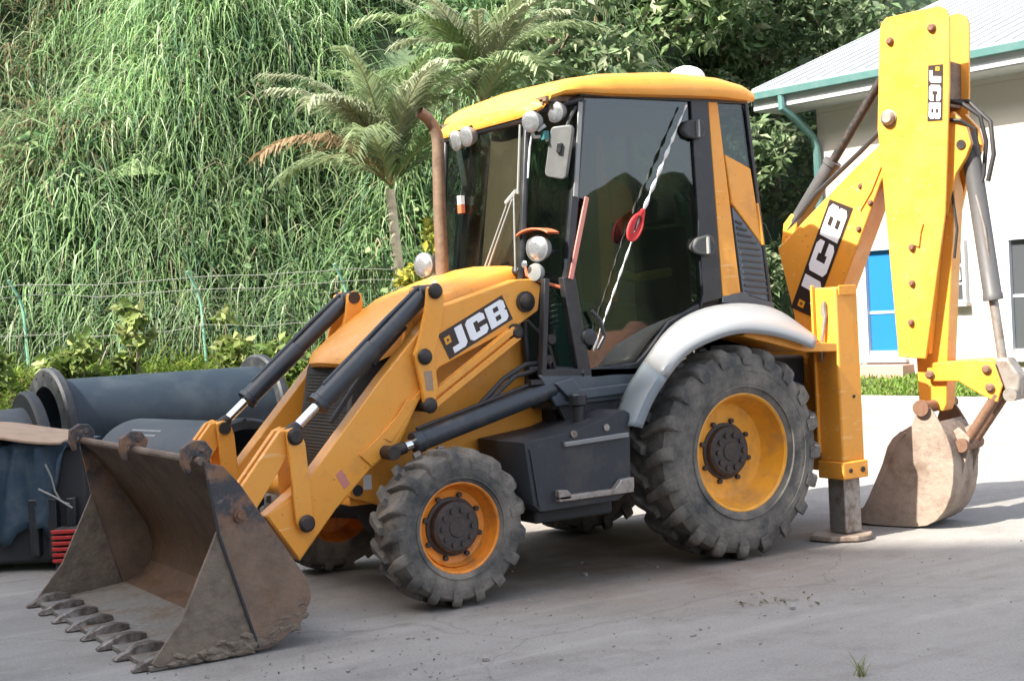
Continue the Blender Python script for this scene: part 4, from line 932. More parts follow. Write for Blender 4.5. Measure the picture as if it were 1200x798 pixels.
for k in range(4):
    c_ = Vector((.575+.012*k,   .775+.004*k, 2.29-.012*k)); q.tube([c_+Vector((-.512, 0, .85)).normalized()*.095*cos(a)+Vector((.85, 0, .512)).normalized()*(.022+.009*k)*sin(a) for a in [2*pi*j/24 for j in range(25)]], .010, 6, caps=False)
q.build('red_coil', 'red', stp, split=1)

# ================================================================== building on the right
E0 = Vector((-11.26, -10.96, 0)); WD = Vector((-.1385, .99, 0)).normalized(); BK = Vector((-WD.y, WD.x, 0))
if BK.x > 0: BK = -BK
def bw(s, b_, z): return E0+WD*s+BK*b_+Vector((0, 0, z))     # s along the eave, b behind the eave line
HB = empty('white_building', bw(.7, .8, 0), 'white rendered building with white sheet roof and teal gutter behind the digger arm', 'building')
def bbx(mb, s0, s1, b0, b1, z0, z1): return mb.prism([bw(s0, b0, z0), bw(s1, b0, z0), bw(s1, b1, z0), bw(s0, b1, z0)], (0, 0, z1-z0))
m = MB(); bbx(m, .75, 14, .8, 8.5, 0, 5.05)
m.prism([bw(.75, .8, 5.05), bw(.75, 8.5, 5.05), bw(.75, 8.5, 8.0), bw(.75, .8, 5.2)], WD*13.2)
wl = m.build('wall', 'wall', HB, bevel=.01)
m = MB(); bbx(m, .70, 14, .74, .8, .25, .75); m.build('plinth', 'kerb', HB)
m = MB(); m.prism([bw(-.05, -.05, 5.52), bw(-.05, 9, 8.82), bw(-.05, 9, 8.74), bw(-.05, -.05, 5.44)], WD*14.3); rf = m.build('roof', 'roof', HB)
m = MB()
for k in range(48):
    s = .0+.3*k; m.prism([bw(s, -.06, 5.52), bw(s, 9, 8.82), bw(s, 9, 8.85), bw(s, -.06, 5.55)], WD*.035)
m.build('roof_rib', 'roof', rf, split=1)
m = MB(); m.prism([bw(-.06, -.02, 5.44), bw(-.06, 9, 8.74), bw(-.06, 9, 8.56), bw(-.06, -.02, 5.26)], WD*.04); m.build('verge_board', 'gutter', HB)
m = MB(); m.prism([bw(-.02, .02, 5.14), bw(-.02, .9, 5.14), bw(-.02, .9, 5.22), bw(-.02, .02, 5.22)], WD*14.2)
m.prism([bw(-.02, -.01, 5.16), bw(-.02, -.01, 5.43), bw(-.02, .02, 5.43), bw(-.02, .02, 5.16)], WD*14.2); m.build('soffit', 'roof', HB)
m = MB(); m.prism([bw(-.06, -.13, 5.34), bw(-.06, -.015, 5.34), bw(-.06, -.015, 5.47), bw(-.06, -.15, 5.47)], WD*14.3); m.build('gutter', 'gutter', HB, bevel=.01)
m = MB(); m.tube([bw(.66, -.06, 5.36), bw(.66, -.06, 5.12), bw(.72, .2, 4.95), bw(.80, .60, 4.62), bw(.80, .70, 4.45), bw(.80, .70, .5)], .07, 10); m.build('downpipe', 'gutter', HB)
def window(s0, s1, z0, z1, mg, bars=(), name='window'):
    m = MB(); f_ = .055
    bbx(m, s0-f_, s0, .70, .83, z0-f_, z1+f_); bbx(m, s1, s1+f_, .70, .83, z0-f_, z1+f_); bbx(m, s0, s1, .70, .83, z1, z1+f_); bbx(m, s0, s1, .70, .83, z0-f_, z0)
    for zb in bars: bbx(m, s0, s1, .775, .81, zb-.025, zb+.025)
    wn = m.build(name, 'winframe', HB)
    m = MB(); bbx(m, s0, s1, .788, .80, z0, z1); m.build('pane', mg, wn)
    m = MB(); bbx(m, s0-.09, s1+.09, .64, .80, z0-.11, z0-f_-.002); m.build('sill', 'wall', wn)
window(1.72, 2.42, .66, 2.50, 'blue', (1.42,))
window(4.48, 5.9, .66, 2.50, 'darkglass', (1.6,))
window(3.28, 3.62, 1.58, 2.5, 'darkglass', (1.85, 2.15), 'louvre_window')
m = MB(); bbx(m, 3.36, 3.56, .74, .79, 1.90, 2.12); m.build('notice', 'white', HB)
m = MB(); bbx(m, 1.7, 2.6, .40, .78, .25, .52); m.build('doorstep', 'brick', HB, bevel=.01)

# lawn bank in front of the building, with its kerb
m = MB(); rows = []
for s in np.linspace(-.3, 14, 40): rows.append([bw(s, b_, z) for b_, z in ((-1.15, .10), (-.6, .15), (0, .24), (.5, .30), (.85, .34))])
loft(m, rows); o = m.build('lawn', 'soil'); o['kind'] = 'structure'
m = MB(); bbx(m, -.3, 14, -1.28, -1.15, -.05, .13); o = m.build('kerb', 'kerb', bevel=.015); o['kind'] = 'structure'

# ================================================================== hill behind the yard
NZ = np.random.RandomState(3)
def vnoise(x, y, s, seed=0):
    """smooth value noise on arrays"""
    x = np.asarray(x, float)*s+17.3*seed+500; y = np.asarray(y, float)*s+9.1*seed+500
    xi = np.floor(x).astype(int); yi = np.floor(y).astype(int); fx = x-xi; fy = y-yi; fx = fx*fx*(3-2*fx); fy = fy*fy*(3-2*fy)
    h = lambda a, b_: np.modf(np.abs(np.sin(a*127.1+b_*311.7+seed*74.7)*43758.5453))[0]
    return (h(xi, yi)*(1-fx)+h(xi+1, yi)*fx)*(1-fy)+(h(xi, yi+1)*(1-fx)+h(xi+1, yi+1)*fx)*fy
def hz(L, D):
    L = np.asarray(L, float); D = np.asarray(D, float)
    base = 23.6+np.clip((L-2.2)/4, 0, 1)*9.0
    t = np.clip(D-base, 0, None)
    bank = np.clip((D-17.5)/5, 0, 1); bank = bank*bank*(3-2*bank)*.85*np.clip((3.6-L)/1.5, 0, 1)
    h = np.where(t < 10, t*1.12, 11.2+(t-10)*.55)
    return bank+h+((vnoise(L, D, .38, 1)-.5)*2.4+(vnoise(L, D, 1.1, 12)-.5)*.9)*np.clip(t/2, 0, 1)
Ls = np.linspace(-28, 30, 90); Ds = np.linspace(17, 70, 80)
LL, DD = np.meshgrid(Ls, Ds, indexing='ij'); ZZ = hz(LL, DD)-.02
vs = [yd(LL[i, j], DD[i, j], ZZ[i, j]) for i in range(len(Ls)) for j in range(len(Ds))]
fs = [(i*len(Ds)+j, (i+1)*len(Ds)+j, (i+1)*len(Ds)+j+1, i*len(Ds)+j+1) for i in range(len(Ls)-1) for j in range(len(Ds)-1)]
m = MB(); m.add(vs, fs); o = m.build('hillside', 'soil', merge=False, ang=180); o['kind'] = 'structure'

def cmesh(name, V, F, C, mtl, parent=None, kind=None):
    me = bpy.data.meshes.new(name); nv = len(V); nf = len(F); k = F.shape[1]
    me.vertices.add(nv); me.vertices.foreach_set('co', V.astype(np.float32).ravel())
    me.loops.add(nf*k); me.loops.foreach_set('vertex_index', F.astype(np.int32).ravel())
    me.polygons.add(nf); me.polygons.foreach_set('loop_start', np.arange(0, nf*k, k, dtype=np.int32))
    me.update(calc_edges=True)
    a = me.color_attributes.new('leaf', 'FLOAT_COLOR', 'POINT'); c4 = np.ones((nv, 4), np.float32); c4[:, :3] = C; a.data.foreach_set('color', c4.ravel())
    me.materials.append(M[mtl]); me.validate()
    me.polygons.foreach_set('use_smooth', np.ones(nf, bool))
    o = bpy.data.objects.new(name, me); COL.objects.link(o)
    if parent: o.parent = parent
    if kind: o['kind'] = kind
    return o

def blades(P, az, e0, length, width, droop, segs=5, jit=.3):
    """arching strips from base points; returns verts, quads, blade index per vert"""
    n = len(P); k = np.linspace(0, 1, segs+1)
    el = e0[:, None]-droop[:, None]*k[None, :]**1.2
    h = np.cumsum(np.cos(el), 1)-np.cos(el[:, :1]); z = np.cumsum(np.sin(el), 1)-np.sin(el[:, :1])
    h *= (length/segs)[:, None]; z *= (length/segs)[:, None]
    X = P[:, None, 0]+h*np.cos(az)[:, None]; Y = P[:, None, 1]+h*np.sin(az)[:, None]; Z = P[:, None, 2]+z
    wv = width[:, None]*np.minimum(1, (1-k)[None, :]*1.6+.06)*.5
    tw = az+np.pi/2+np.random.uniform(-jit, jit, n)
    dx = np.cos(tw)[:, None]*wv; dy = np.sin(tw)[:, None]*wv
    V = np.stack([np.stack([X-dx, Y-dy, Z], -1), np.stack([X+dx, Y+dy, Z], -1)], 2)     # n, segs+1, 2, 3
    b0 = (np.arange(n)*(segs+1)*2)[:, None]+(np.arange(segs)*2)[None, :]
    F = np.stack([b0, b0+1, b0+3, b0+2], -1).reshape(-1, 4)
    idx = np.repeat(np.arange(n), (segs+1)*2)
    return V.reshape(-1, 3), F, idx
def pal(n, cols, wts, var=.25):
    cols = np.array(cols); i = np.random.choice(len(cols), n, p=np.array(wts)/sum(wts)); c = cols[i]*np.random.uniform(1-var, 1+var, (n, 1)); return c
def ydn(L, D, z):
    L = np.asarray(L); D = np.asarray(D); return np.stack([CAM.x+RH.x*L+DH.x*D, CAM.y+RH.y*L+DH.y*D, z], -1)
TOCAM = math.atan2(-DH.y, -DH.x)

# tall grass hanging down the slope
def grass_patch(name, ncl, per, Lr, Dr, lrange, wrange, cols, wts, keep, droop=(1.7, 2.7), e0=(.9, 1.5), spread=.16, fan=1.3):
    L = np.random.uniform(*Lr, ncl); D = np.random.uniform(*Dr, ncl); k = keep(L, D); L = L[k]; D = D[k]; n = len(L)
    tint = np.random.uniform(.75, 1.2, n)*(.62+.75*vnoise(L, D*.6, .8, 7)); Lc = np.repeat(L, per); Dc = np.repeat(D, per); sc = np.repeat(np.random.uniform(.65, 1.25, n), per)
    m_ = len(Lc); Lc = Lc+np.random.normal(0, spread, m_); Dc = Dc+np.random.normal(0, spread, m_)
    P = ydn(Lc, Dc, hz(Lc, Dc)+np.random.uniform(-.05, .25, m_))
    az = TOCAM+np.random.normal(0, fan, m_)
    ln = np.random.uniform(*lrange, m_)*sc; wd_ = np.random.uniform(*wrange, m_)
    V, F, ix = blades(P, az, np.random.uniform(*e0, m_), ln, wd_, np.random.uniform(*droop, m_))
    C = pal(m_, cols, wts)*np.repeat(tint, per)[:, None]
    dry = vnoise(Lc, Dc*.4, .8, 5) > .80
    C[dry & (np.random.rand(m_) < .3)] = np.array([.26, .21, .12])*np.random.uniform(.7, 1.2)
    return cmesh(name, V, F, C[ix], 'blade', kind='stuff')
G1 = [(.135, .235, .085), (.185, .30, .115), (.27, .375, .18), (.095, .18, .095), (.38, .45, .29), (.33, .29, .19)]
W1 = [4, 4, 3, 3, 1.6, .4]
def keep1(L, D):
    n_ = vnoise(L, D*.55, .42, 2)*.6+vnoise(L, D*.6, 1.1, 4)*.4
    lim = np.where(L > -1.0, 33.0, 60.0)
    return (n_ > .37) & (D < lim)
grass_patch('tall_grass', 7600, 24, (-13.5, 4.5), (23.8, 36.5), (.7, 2.3), (.016, .046), G1, W1, keep1, droop=(1.9, 2.9), e0=(.9, 1.45), spread=.13, fan=1.0)
# lower weeds on the bank between fence and pipes
G2 = [(.13, .21, .03), (.20, .28, .045), (.10, .17, .03), (.26, .30, .07), (.22, .17, .09)]
grass_patch('bank_weeds', 4200, 9, (-11, 3.2), (18.2, 24.2), (.25, .75), (.02, .045), G2, [4, 3, 3, 2, .8], lambda L, D: np.ones(len(L), bool), droop=(.8, 2.0), e0=(.8, 1.5))
# (creepers are added once the leaf helper below exists)
# lawn grass
n = 9000; s_ = np.random.uniform(-.2, 9, n); b_ = np.random.uniform(-1.15, .75, n); zz = np.interp(b_, [-1.15, -.6, 0, .5, .85], [.10, .15, .24, .30, .34])
P = np.array([[E0.x+WD.x*a+BK.x*b, E0.y+WD.y*a+BK.y*b, z] for a, b, z in zip(s_, b_, zz)])
V, F, ix = blades(P, np.random.uniform(0, 6.28, n), np.random.uniform(.9, 1.5, n), np.random.uniform(.06, .15, n), np.random.uniform(.02, .035, n), np.random.uniform(.3, 1.2, n), 2)
cmesh('lawn_grass', V, F, pal(n, [(.13, .22, .035), (.18, .26, .05), (.22, .22, .08)], [4, 3, 1])[ix], 'blade', kind='stuff')

# leaves as small folded kites
def kites(Pc, size, cols, wts, var=.3, up=.3, asp=.42):
    n = len(Pc); th = np.random.uniform(0, 2*pi, n); el = np.random.normal(-.25, .55, n)
    ax = np.stack([np.cos(th)*np.cos(el), np.sin(th)*np.cos(el), np.sin(el)], -1)
    rnd = np.random.normal(0, 1, (n, 3)); rnd[:, 2] += up*3; sd = np.cross(ax, rnd); sd /= np.linalg.norm(sd, axis=1)[:, None]+1e-9
    nm = np.cross(sd, ax); L_ = size*np.random.uniform(.6, 1.25, n); L_ = L_[:, None]
    a = Pc; b2 = Pc+ax*L_*.45+sd*L_*asp*.5+nm*L_*.08; c2 = Pc+ax*L_-nm*L_*.1; d2 = Pc+ax*L_*.45-sd*L_*asp*.5+nm*L_*.08
    V = np.stack([a, b2, c2, d2], 1).reshape(-1, 3); i0 = np.arange(n)*4
    F = np.concatenate([np.stack([i0, i0+1, i0+2], -1), np.stack([i0, i0+2, i0+3], -1)])
    C = np.repeat(pal(n, cols, wts, var), 4, 0); return V, F, C
def blob_points(n, centres, radii):
    i = np.random.choice(len(centres), n, p=radii**2/np.sum(radii**2)); v = np.random.normal(0, 1, (n, 3)); v /= np.linalg.norm(v, axis=1)[:, None]
    r_ = radii[i]*np.random.uniform(.55, 1.05, n)**.6; return centres[i]+v*r_[:, None]*np.array([1, 1, .75])
def tree(L, D, height, rad, label, cols, wts, nleaf=8200, size=.30, group='broadleaf trees on the slope', base=None, clumps=16, lo=.35):
    z0 = float(hz(L, D))-.1 if base is None else base
    p0 = yd(L, D, z0); t = empty('broadleaf_tree', p0, label, 'tree', group)
    rs = np.random.RandomState(int(abs(L*97+D*31))); cc = []
    m = MB(); top = p0+Vector((rs.uniform(-.3, .3), rs.uniform(-.3, .3), height*.72)); m.tube([p0, p0.lerp(top, .4)+Vector((.1, .05, 0)), top], [.17, .12, .06], 8)
    for k in range(clumps):
        a = rs.uniform(0, 2*pi); rr_ = rad*math.sqrt(rs.uniform(.02, 1)); zc = height*(lo+(1-lo)*rs.uniform(0, 1)); sh = math.sqrt(max(.15, 1-((zc/height-.62)/.45)**2))
        c = p0+Vector((cos(a)*rr_*sh, sin(a)*rr_*sh, zc)); cc.append(c)
        m.tube([p0.lerp(top, min(1, zc/height*.9)), c], [.05, .015], 5)
    m.build('trunk', 'bark', t)
    V, F, C = kites(blob_points(nleaf, np.array(cc)-np.array(p0), np.full(len(cc), rad*.42)*rs.uniform(.7, 1.25, len(cc))), size, cols, wts)
    cmesh('crown', V, F, C, 'leaf', t)
# broad leaved creepers and bushes hanging among the grass
nc = 420; Lc = np.random.uniform(-13, 4, nc); Dc = np.random.uniform(24.2, 35, nc); k_ = (vnoise(Lc, Dc*.7, .55, 21) > .52); Lc = Lc[k_]; Dc = Dc[k_]
cc_ = ydn(Lc, Dc, hz(Lc, Dc)+np.random.uniform(.25, .8, len(Lc)))
V, F, C = kites(blob_points(26000, cc_, np.random.uniform(.35, .9, len(Lc))), .19, [(.10, .19, .075), (.14, .24, .10), (.075, .14, .065), (.24, .32, .14)], [4, 3, 3, 1.5], asp=.62)
cmesh('creeper_leaves', V, F, C, 'leaf', kind='stuff')
TG = [(.12, .20, .07), (.17, .255, .10), (.25, .32, .15), (.085, .145, .06), (.35, .38, .23)]
TY = [(.14, .21, .05), (.20, .27, .08), (.10, .16, .04), (.28, .32, .13)]
TD = [(.13, .20, .09), (.18, .25, .12), (.28, .32, .19), (.09, .14, .07)]
tree(-2.6, 33.5, 5.2, 1.9, 'light green tree on the slope above the left palm', TY, [4, 3, 3, 1], size=.34)
tree(-.4, 33.0, 6.0, 2.0, 'leafy tree at the top edge just right of the palms', TG, [4, 4, 3, 2, 1])
tree(1.6, 32.0, 6.0, 2.1, 'dark green tree rising behind the front of the cab roof', TD, [4, 4, 2, 2])
tree(3.4, 31.2, 7.6, 2.3, 'bright green tree directly behind the middle of the cab roof', TG, [3, 4, 3, 2, 2])
tree(5.0, 33.0, 8.5, 2.2, 'grey green tree between cab roof and white roof', TG, [4, 3, 2, 3, 2], size=.26)
tree(6.9, 36.0, 10.0, 2.4, 'dark tree standing behind the low end of the white roof', TD, [4, 3, 1.5, 3], size=.26)
tree(9.2, 38.5, 11.0, 2.6, 'dark tree looming over the white roof ridge', TD, [4, 4, 2, 2], size=.28)
tree(8.4, 33.5, 9.5, 2.3, 'dark leafy tree just above the white roof beside the digger arm', TD, [4, 4, 2, 2], size=.28)
tree(4.6, 28.0, 5.0, 1.5, 'shrubby tree in the dark gap beside the teal downpipe', TD, [4, 3, 3, 3], nleaf=2600, size=.26, base=0, lo=.12)
tree(1.2, 27.0, 4.4, 1.5, 'bushy tree seen through the cab windows', TD, [3, 3, 2, 2], nleaf=2600, lo=.15)

# palms
def palm(L, D, base, zc, nf, flen, label, lean=.15, dead=2):
    p0 = yd(L, D, base); pc = yd(L-lean, D, zc); t = empty('palm_tree', p0, label, 'palm tree', 'palms behind the loader')
    m = MB(); m.tube([p0, p0.lerp(pc, .5)+RH*.05, pc], [.10, .075, .07], 10)
    for k in range(7):
        q = p0.lerp(pc, .55+.06*k); m.tube([q, q+Vector((0, 0, .03))], .085, 10)
    m.build('trunk', 'palmbark', t)
    rs = np.random.RandomState(int(D*10+abs(L)*7))
    for i in range(nf):
        a = 2*pi*i/nf+rs.uniform(-.25, .25); e0 = rs.uniform(1.12, 1.5) if i % 4 else rs.uniform(.6, .9); dr = rs.uniform(1.1, 1.95); ln = flen*rs.uniform(.8, 1.15)
        N = 16; pts = []; p = np.array(pc-p0); p = p+np.array([0, 0, .05])
        for k in range(N+1):
            pts.append(p.copy()); e = e0-dr*(k/N)**1.3; p = p+np.array([cos(a)*cos(e), sin(a)*cos(e), sin(e)])*ln/N
        pts = np.array(pts)
        V = []; F = []; C = []
        isdead = i < dead
        col = np.array([.30, .21, .12]) if isdead else np.array([(.19, .26, .11), (.25, .31, .16), (.15, .22, .09), (.33, .36, .23)][rs.randint(4)])
        def strip_(P_, wd_, up_, c_):
            b0 = len(V)
            for k, q in enumerate(P_): V.append(q-up_*wd_[k]); V.append(q+up_*wd_[k]); C.append(c_); C.append(c_)
            for k in range(len(P_)-1): F.append((b0+2*k, b0+2*k+1, b0+2*k+3, b0+2*k+2))
        sd = np.array([-sin(a), cos(a), 0])
        strip_(pts, np.linspace(.022, .006, N+1), sd, np.array([.33, .27, .13]) if not isdead else col)
        for k in range(5, N*6):
            f_ = k/(N*6); j = f_*N; j0 = int(j); q = pts[j0]+(pts[min(j0+1, N)]-pts[j0])*(j-j0); tg = pts[min(j0+1, N)]-pts[j0]; tg /= np.linalg.norm(tg)
            ll = flen*.30*math.sin(min(1, f_*1.25+.15)*pi*.80+.25)*rs.uniform(.8, 1.1)
            for s2 in (-1, 1):
                dv_ = sd*s2*.62+tg*.75+np.array([0, 0, rs.uniform(-.05, .3)]); dv_ /= np.linalg.norm(dv_); q1 = q+dv_*ll*.5; q2 = q+dv_*ll*.95-np.array([0, 0, ll*rs.uniform(.2, .45)])
                strip_([q, q1, q2], [.013, .020, .004], np.cross(dv_, sd*s2*.3+np.array([0, 0, 1])), col*rs.uniform(.75, 1.25))
        cmesh('frond', np.array(V), np.array(F), np.array(C), 'leaf', t)
palm(-1.68, 22.0, .6, 3.75, 24, 2.75, 'tall slender palm with cream trunk and browning outer fronds left of the exhaust', .1, 1)
palm(-.30, 23.2, .9, 5.1, 20, 2.5, 'palm whose pale fronds show above the front of the cab roof', .0, 0)

# shrubs with broad leaves along the fence
def shrub(name, L, D, h, rad, label, cols, wts, n=420, size=.2, group='shrubs along the fence', cat='shrub'):
    z0 = float(hz(L, D)); p0 = yd(L, D, z0); t = empty(name, p0, label, cat, group)
    rs = np.random.RandomState(int(abs(L*53+D*17))); m = MB(); cc = []
    for k in range(7):
        a = rs.uniform(0, 6.28); c = Vector((cos(a)*rad*rs.uniform(.1, .8), sin(a)*rad*rs.uniform(.1, .8), h*rs.uniform(.35, 1))); cc.append(c); m.tube([p0, p0+c*.6+Vector((0, 0, .05)), p0+c], [.016, .011, .005], 5)
    m.build('stem', 'bark', t)
    V, F, C = kites(blob_points(n, np.array(cc), np.full(7, rad*.45)), size, cols, wts, asp=.6); cmesh('foliage', V, F, C, 'leaf', t)
SY = [(.15, .21, .05), (.21, .26, .07), (.11, .17, .045), (.27, .30, .12)]
shrub('weed_shrub', -7.6, 20.6, 1.0, .5, 'leafy weed at the far left beside the first fence post', SY, [3, 3, 3, 1])
shrub('weed_shrub', -6.3, 20.4, 1.2, .45, 'broad leaved weed above the left pipe flange', SY, [3, 3, 3, 1])
shrub('weed_shrub', -5.55, 20.6, 1.65, .28, 'tall upright yellow weed between the first two fence posts', SY, [2, 4, 1, 3], n=260)
shrub('weed_shrub', -4.1, 20.6, 1.55, .30, 'yellowish spindly weed left of the second fence post', SY, [2, 4, 1, 3], n=260)
shrub('weed_shrub', -3.3, 20.3, .9, .5, 'low green weed under the second fence post', SY, [3, 2, 4, 1])
shrub('weed_shrub', -1.9, 20.2, 1.2, .5, 'weed with pale leaves behind the tilt ram', SY, [3, 3, 3, 2])
shrub('yellow_shrub', -1.25, 21.5, 2.4, .45, 'yellow leaved shrub between palm trunk and exhaust', [(.40, .36, .05), (.30, .32, .06), (.20, .24, .05)], [4, 3, 2], n=520, size=.16, group='yellow shrub')
# long banana-like leaf lying across the grass
q = MB(); A = yd(-7.3, 26.0, float(hz(-7.3, 26.0))+.75); rows = []
for k in range(13):
    t = k/12; c = A+RH*(1.15*t)+Vector((0, 0, .22*math.sin(t*2.6)-.05*t))-DH*.5; wv = .13*math.sin(pi*min(1, t*.9+.1))**.7
    rows.append([c+Vector((0, 0, -wv))-DH*wv*.6, c, c+Vector((0, 0, wv))+DH*wv*.6])
loft(q, rows); o = q.build('large_leaf', 'blade', merge=False, ang=180)
c4 = o.data.color_attributes.new('leaf', 'FLOAT_COLOR', 'POINT')
for e in c4.data: e.color = (.24, .34, .14, 1)
o['label'] = 'single long pale leaf standing out on the grassy slope at left'; o['category'] = 'leaf'

# ------------------------------------------------------------------ fence
FD = 22.6
FN = empty('wire_fence', yd(-7.75, FD, float(hz(-7.75, FD))), 'wire fence with bent pale green posts at the foot of the grassy slope', 'fence')
pl = [-10.3, -7.75, -4.9, -2.55, -.1, 2.4]
for L in pl:
    z0 = float(hz(L, FD)); m = MB(); b0 = yd(L, FD, z0-.1); h = 2.45-z0
    m.tube([b0, yd(L-.05, FD, 2.12), yd(L-.11, FD, 2.38), yd(L-.22, FD-.12, 2.66)], .024, 8); m.build('post', 'postgreen', FN)
m = MB()
for z, dd_ in ((2.58, -.09), (2.40, 0), (1.78, 0), (1.2, 0)):
    pts = []
    for i in range(len(pl)-1):
        for k in range(5):
            t = k/5; pts.append(yd(pl[i]+(pl[i+1]-pl[i])*t, FD+dd_-.04, z-.06*sin(pi*t)+.015*NZ.randn()))
    m.tube(pts, .0075, 5)
m.build('strand', 'wire', FN, split=1)
m = MB()
for k in range(14): z = .95+.105*k; m.tube([yd(pl[0], FD, z), yd(pl[-1], FD, z)], .0022, 3, caps=False)
for k in range(120): L = pl[0]+(pl[-1]-pl[0])*k/119; m.tube([yd(L, FD, .9), yd(L, FD, 2.35)], .0022, 3, caps=False)
o = m.build('netting', 'netting', FN, merge=False); o['kind'] = 'stuff'

# ------------------------------------------------------------------ pipes and clutter at the left
def pipe(name, A, B_, r_, label, mtl, fa=None, fb=None, wall=.05, cat='pipe', group='black plastic pipes stacked behind the bucket'):
    A = Vector(A); B_ = Vector(B_); ax = (B_-A).normalized(); ln = (B_-A).length
    root = empty(name, ((A+B_)/2).to_tuple()[:2]+(0,), label, cat, group)
    m = MB(); m.lathe([(r_-wall, 0), (r_, 0), (r_, ln), (r_-wall, ln)], A, ax, 64, closed=True); m.build('pipe_barrel', mtl, root, ang=40)
    for at, f_ in ((0, fa), (ln, fb)):
        if f_:
            m = MB(); h0, h1 = (at-.005, at+.09) if at == 0 else (at-.09, at+.005)
            m.lathe([(r_-wall-.002, h0), (f_-.02, h0), (f_, h0+.02), (f_, h1-.02), (f_-.02, h1), (r_-wall-.002, h1)], A, ax, 64, closed=True); fl = m.build('flange', 'flange', root, ang=40)
            m = MB(); e1 = ax.orthogonal().normalized(); e2 = ax.cross(e1)
            for k in range(16):
                a = 2*pi*k/16; c = A+ax*(h0 if at == 0 else h1)+(e1*cos(a)+e2*sin(a))*((r_+f_)/2); m.cyl(c-ax*.004, c+ax*.004, .018, 8)
            m.build('bolt_hole', 'pin', fl, split=1)
    return root
def pz(L, D, z): return yd(L, D, z)
pipe('plastic_pipe', pz(-4.10, 12.3, .92), pz(-2.42, 13.6, .92), .43, 'thick blue grey pipe with flanged ends lying on top at the back of the pile', 'pipe', .54, .54)
pipe('plastic_pipe', pz(-3.15, 11.75, .53), pz(-2.05, 10.65, .53), .48, 'dusty pipe with faint white print on its side, open end toward the loader arms', 'pipe2', None, .51)
pipe('plastic_pipe', pz(-3.92, 11.5, .70), pz(-4.95, 10.85, .66), .47, 'pipe at the left edge with a wide bolted flange ring and a board on top', 'pipe2', .60, None)
pipe('plastic_pipe', pz(-4.2, 12.5, .30), pz(-2.3, 13.4, .30), .29, 'dark pipe mostly hidden on the ground beneath the thick back pipe', 'flange', None, None)
pipe('plastic_pipe', pz(-3.52, 11.6, .31), pz(-3.0, 11.35, .31), .30, 'short dark pipe on the ground behind the bucket and the red crate', 'flange', None, None)
# faint print on the dusty pipe
A = pz(-3.15, 11.75, .53); B_ = pz(-2.05, 10.65, .53); ax = (B_-A).normalized(); up = Vector((0, 0, 1)); sd = (-DH-ax*(-DH).dot(ax)).normalized()
q = MB()
rs = np.random.RandomState(4)
for row, an in ((0, 1.02), (1, .90)):
    x = .32
    while x < .72:
        wd_ = rs.uniform(.012, .03); n_ = (up*sin(an)+sd*cos(an)).normalized(); tv = (up*cos(an)-sd*sin(an)).normalized(); c = A+ax*x+n_*.4815
        q.prism([c, c+ax*wd_, c+ax*wd_+tv*.022, c+tv*.022], n_*.001); x += wd_+.008
q.build('pipe_print', 'pipe', [o for o in COL.objects if o.name == 'plastic_pipe.001'][0]) if False else q.build('pipe_print', 'mirror', bpy.data.objects['plastic_pipe.001'], merge=False)

# machine under a tarp
mc = empty('covered_machine', yd(-4.05, 10.5, 0), 'dark machine half hidden under a hanging blue tarp at the left edge', 'machine')
q = MB(); q.prism([yd(-4.3, 10.42, .06), yd(-3.20, 10.42, .06), yd(-3.20, 10.85, .06), yd(-4.3, 10.85, .06)], (0, 0, .84)); q.build('machine_body', 'dark', mc, bevel=.03)
q = MB()
for k in range(3): q.prism([yd(-3.62+.14*k, 10.34, .12), yd(-3.55+.14*k, 10.34, .12), yd(-3.55+.14*k, 10.43, .12), yd(-3.62+.14*k, 10.43, .12)], (0, 0, .42))
q.build('machine_rib', 'black', mc, bevel=.008, split=1)
q = MB(); q.tube([yd(-3.46, 10.30, .80), yd(-3.42, 10.30, .70), yd(-3.40, 10.30, .60), yd(-3.36, 10.30, .52), yd(-3.30, 10.3, .50)], .007, 8); q.tube([yd(-3.52, 10.30, .62), yd(-3.40, 10.28, .56), yd(-3.28, 10.3, .47)], .008, 8); q.build('machine_pipe', 'mirror', mc, split=1)
q = MB(); rows = []
for i in range(26):
    u = i/25; L = -4.35+1.12*u; row = []
    for j in range(16):
        v = j/15
        drop = (.68+.07*sin(u*17)+.03*sin(u*41)) if u < .76 else max(.05, .70-(u-.76)*4.6)*(1+.12*sin(u*70))
        fold = .035*sin(u*38+v*3)+.02*sin(u*71+1)
        if v < .35: row.append(yd(L, 10.95-.62*v/.35, .955+.02*sin(u*17+v*9)))
        else: row.append(yd(L+.03*sin(v*7+u*11), 10.36+fold, .95-(v-.35)/.65*drop+.01*sin(u*29)))
    rows.append(row)
loft(q, rows); o = q.build('tarp', 'tarp', merge=False, ang=180, solid=.004); tag(o, 'crumpled blue tarp draped over the dark machine at the left edge', 'tarp')
q = MB(); rows = []
for i in range(14):
    u = i/13; L = -4.4+1.06*u; rows.append([yd(L, 10.25+.75*v+.05*u, 1.03+.035*sin(u*5)+.03*v-.05*u) for v in (0, .3, .6, 1)])
loft(q, rows); o = q.build('board', 'board', merge=False, solid=.02, bevel=.004); tag(o, 'tan cardboard sheet lying flat on top of the blue tarp', 'board')
cr = empty('red_crate', yd(-3.42, 10.28, 0), 'red slatted plastic crate between dark machine and bucket', 'crate')
q = MB(); q.prism([yd(-3.40, 10.22, .01), yd(-3.20, 10.22, .01), yd(-3.20, 10.40, .01), yd(-3.40, 10.40, .01)], (0, 0, .32)); q.build('crate_body', 'dark', cr, bevel=.006)
for k in range(6):
    q = MB(); z = .09+.042*k; q.prism([yd(-3.41, 10.185, z), yd(-3.19, 10.185, z), yd(-3.19, 10.215, z), yd(-3.41, 10.215, z)], (0, 0, .026)); q.build('slat', 'redp', cr, bevel=.004)

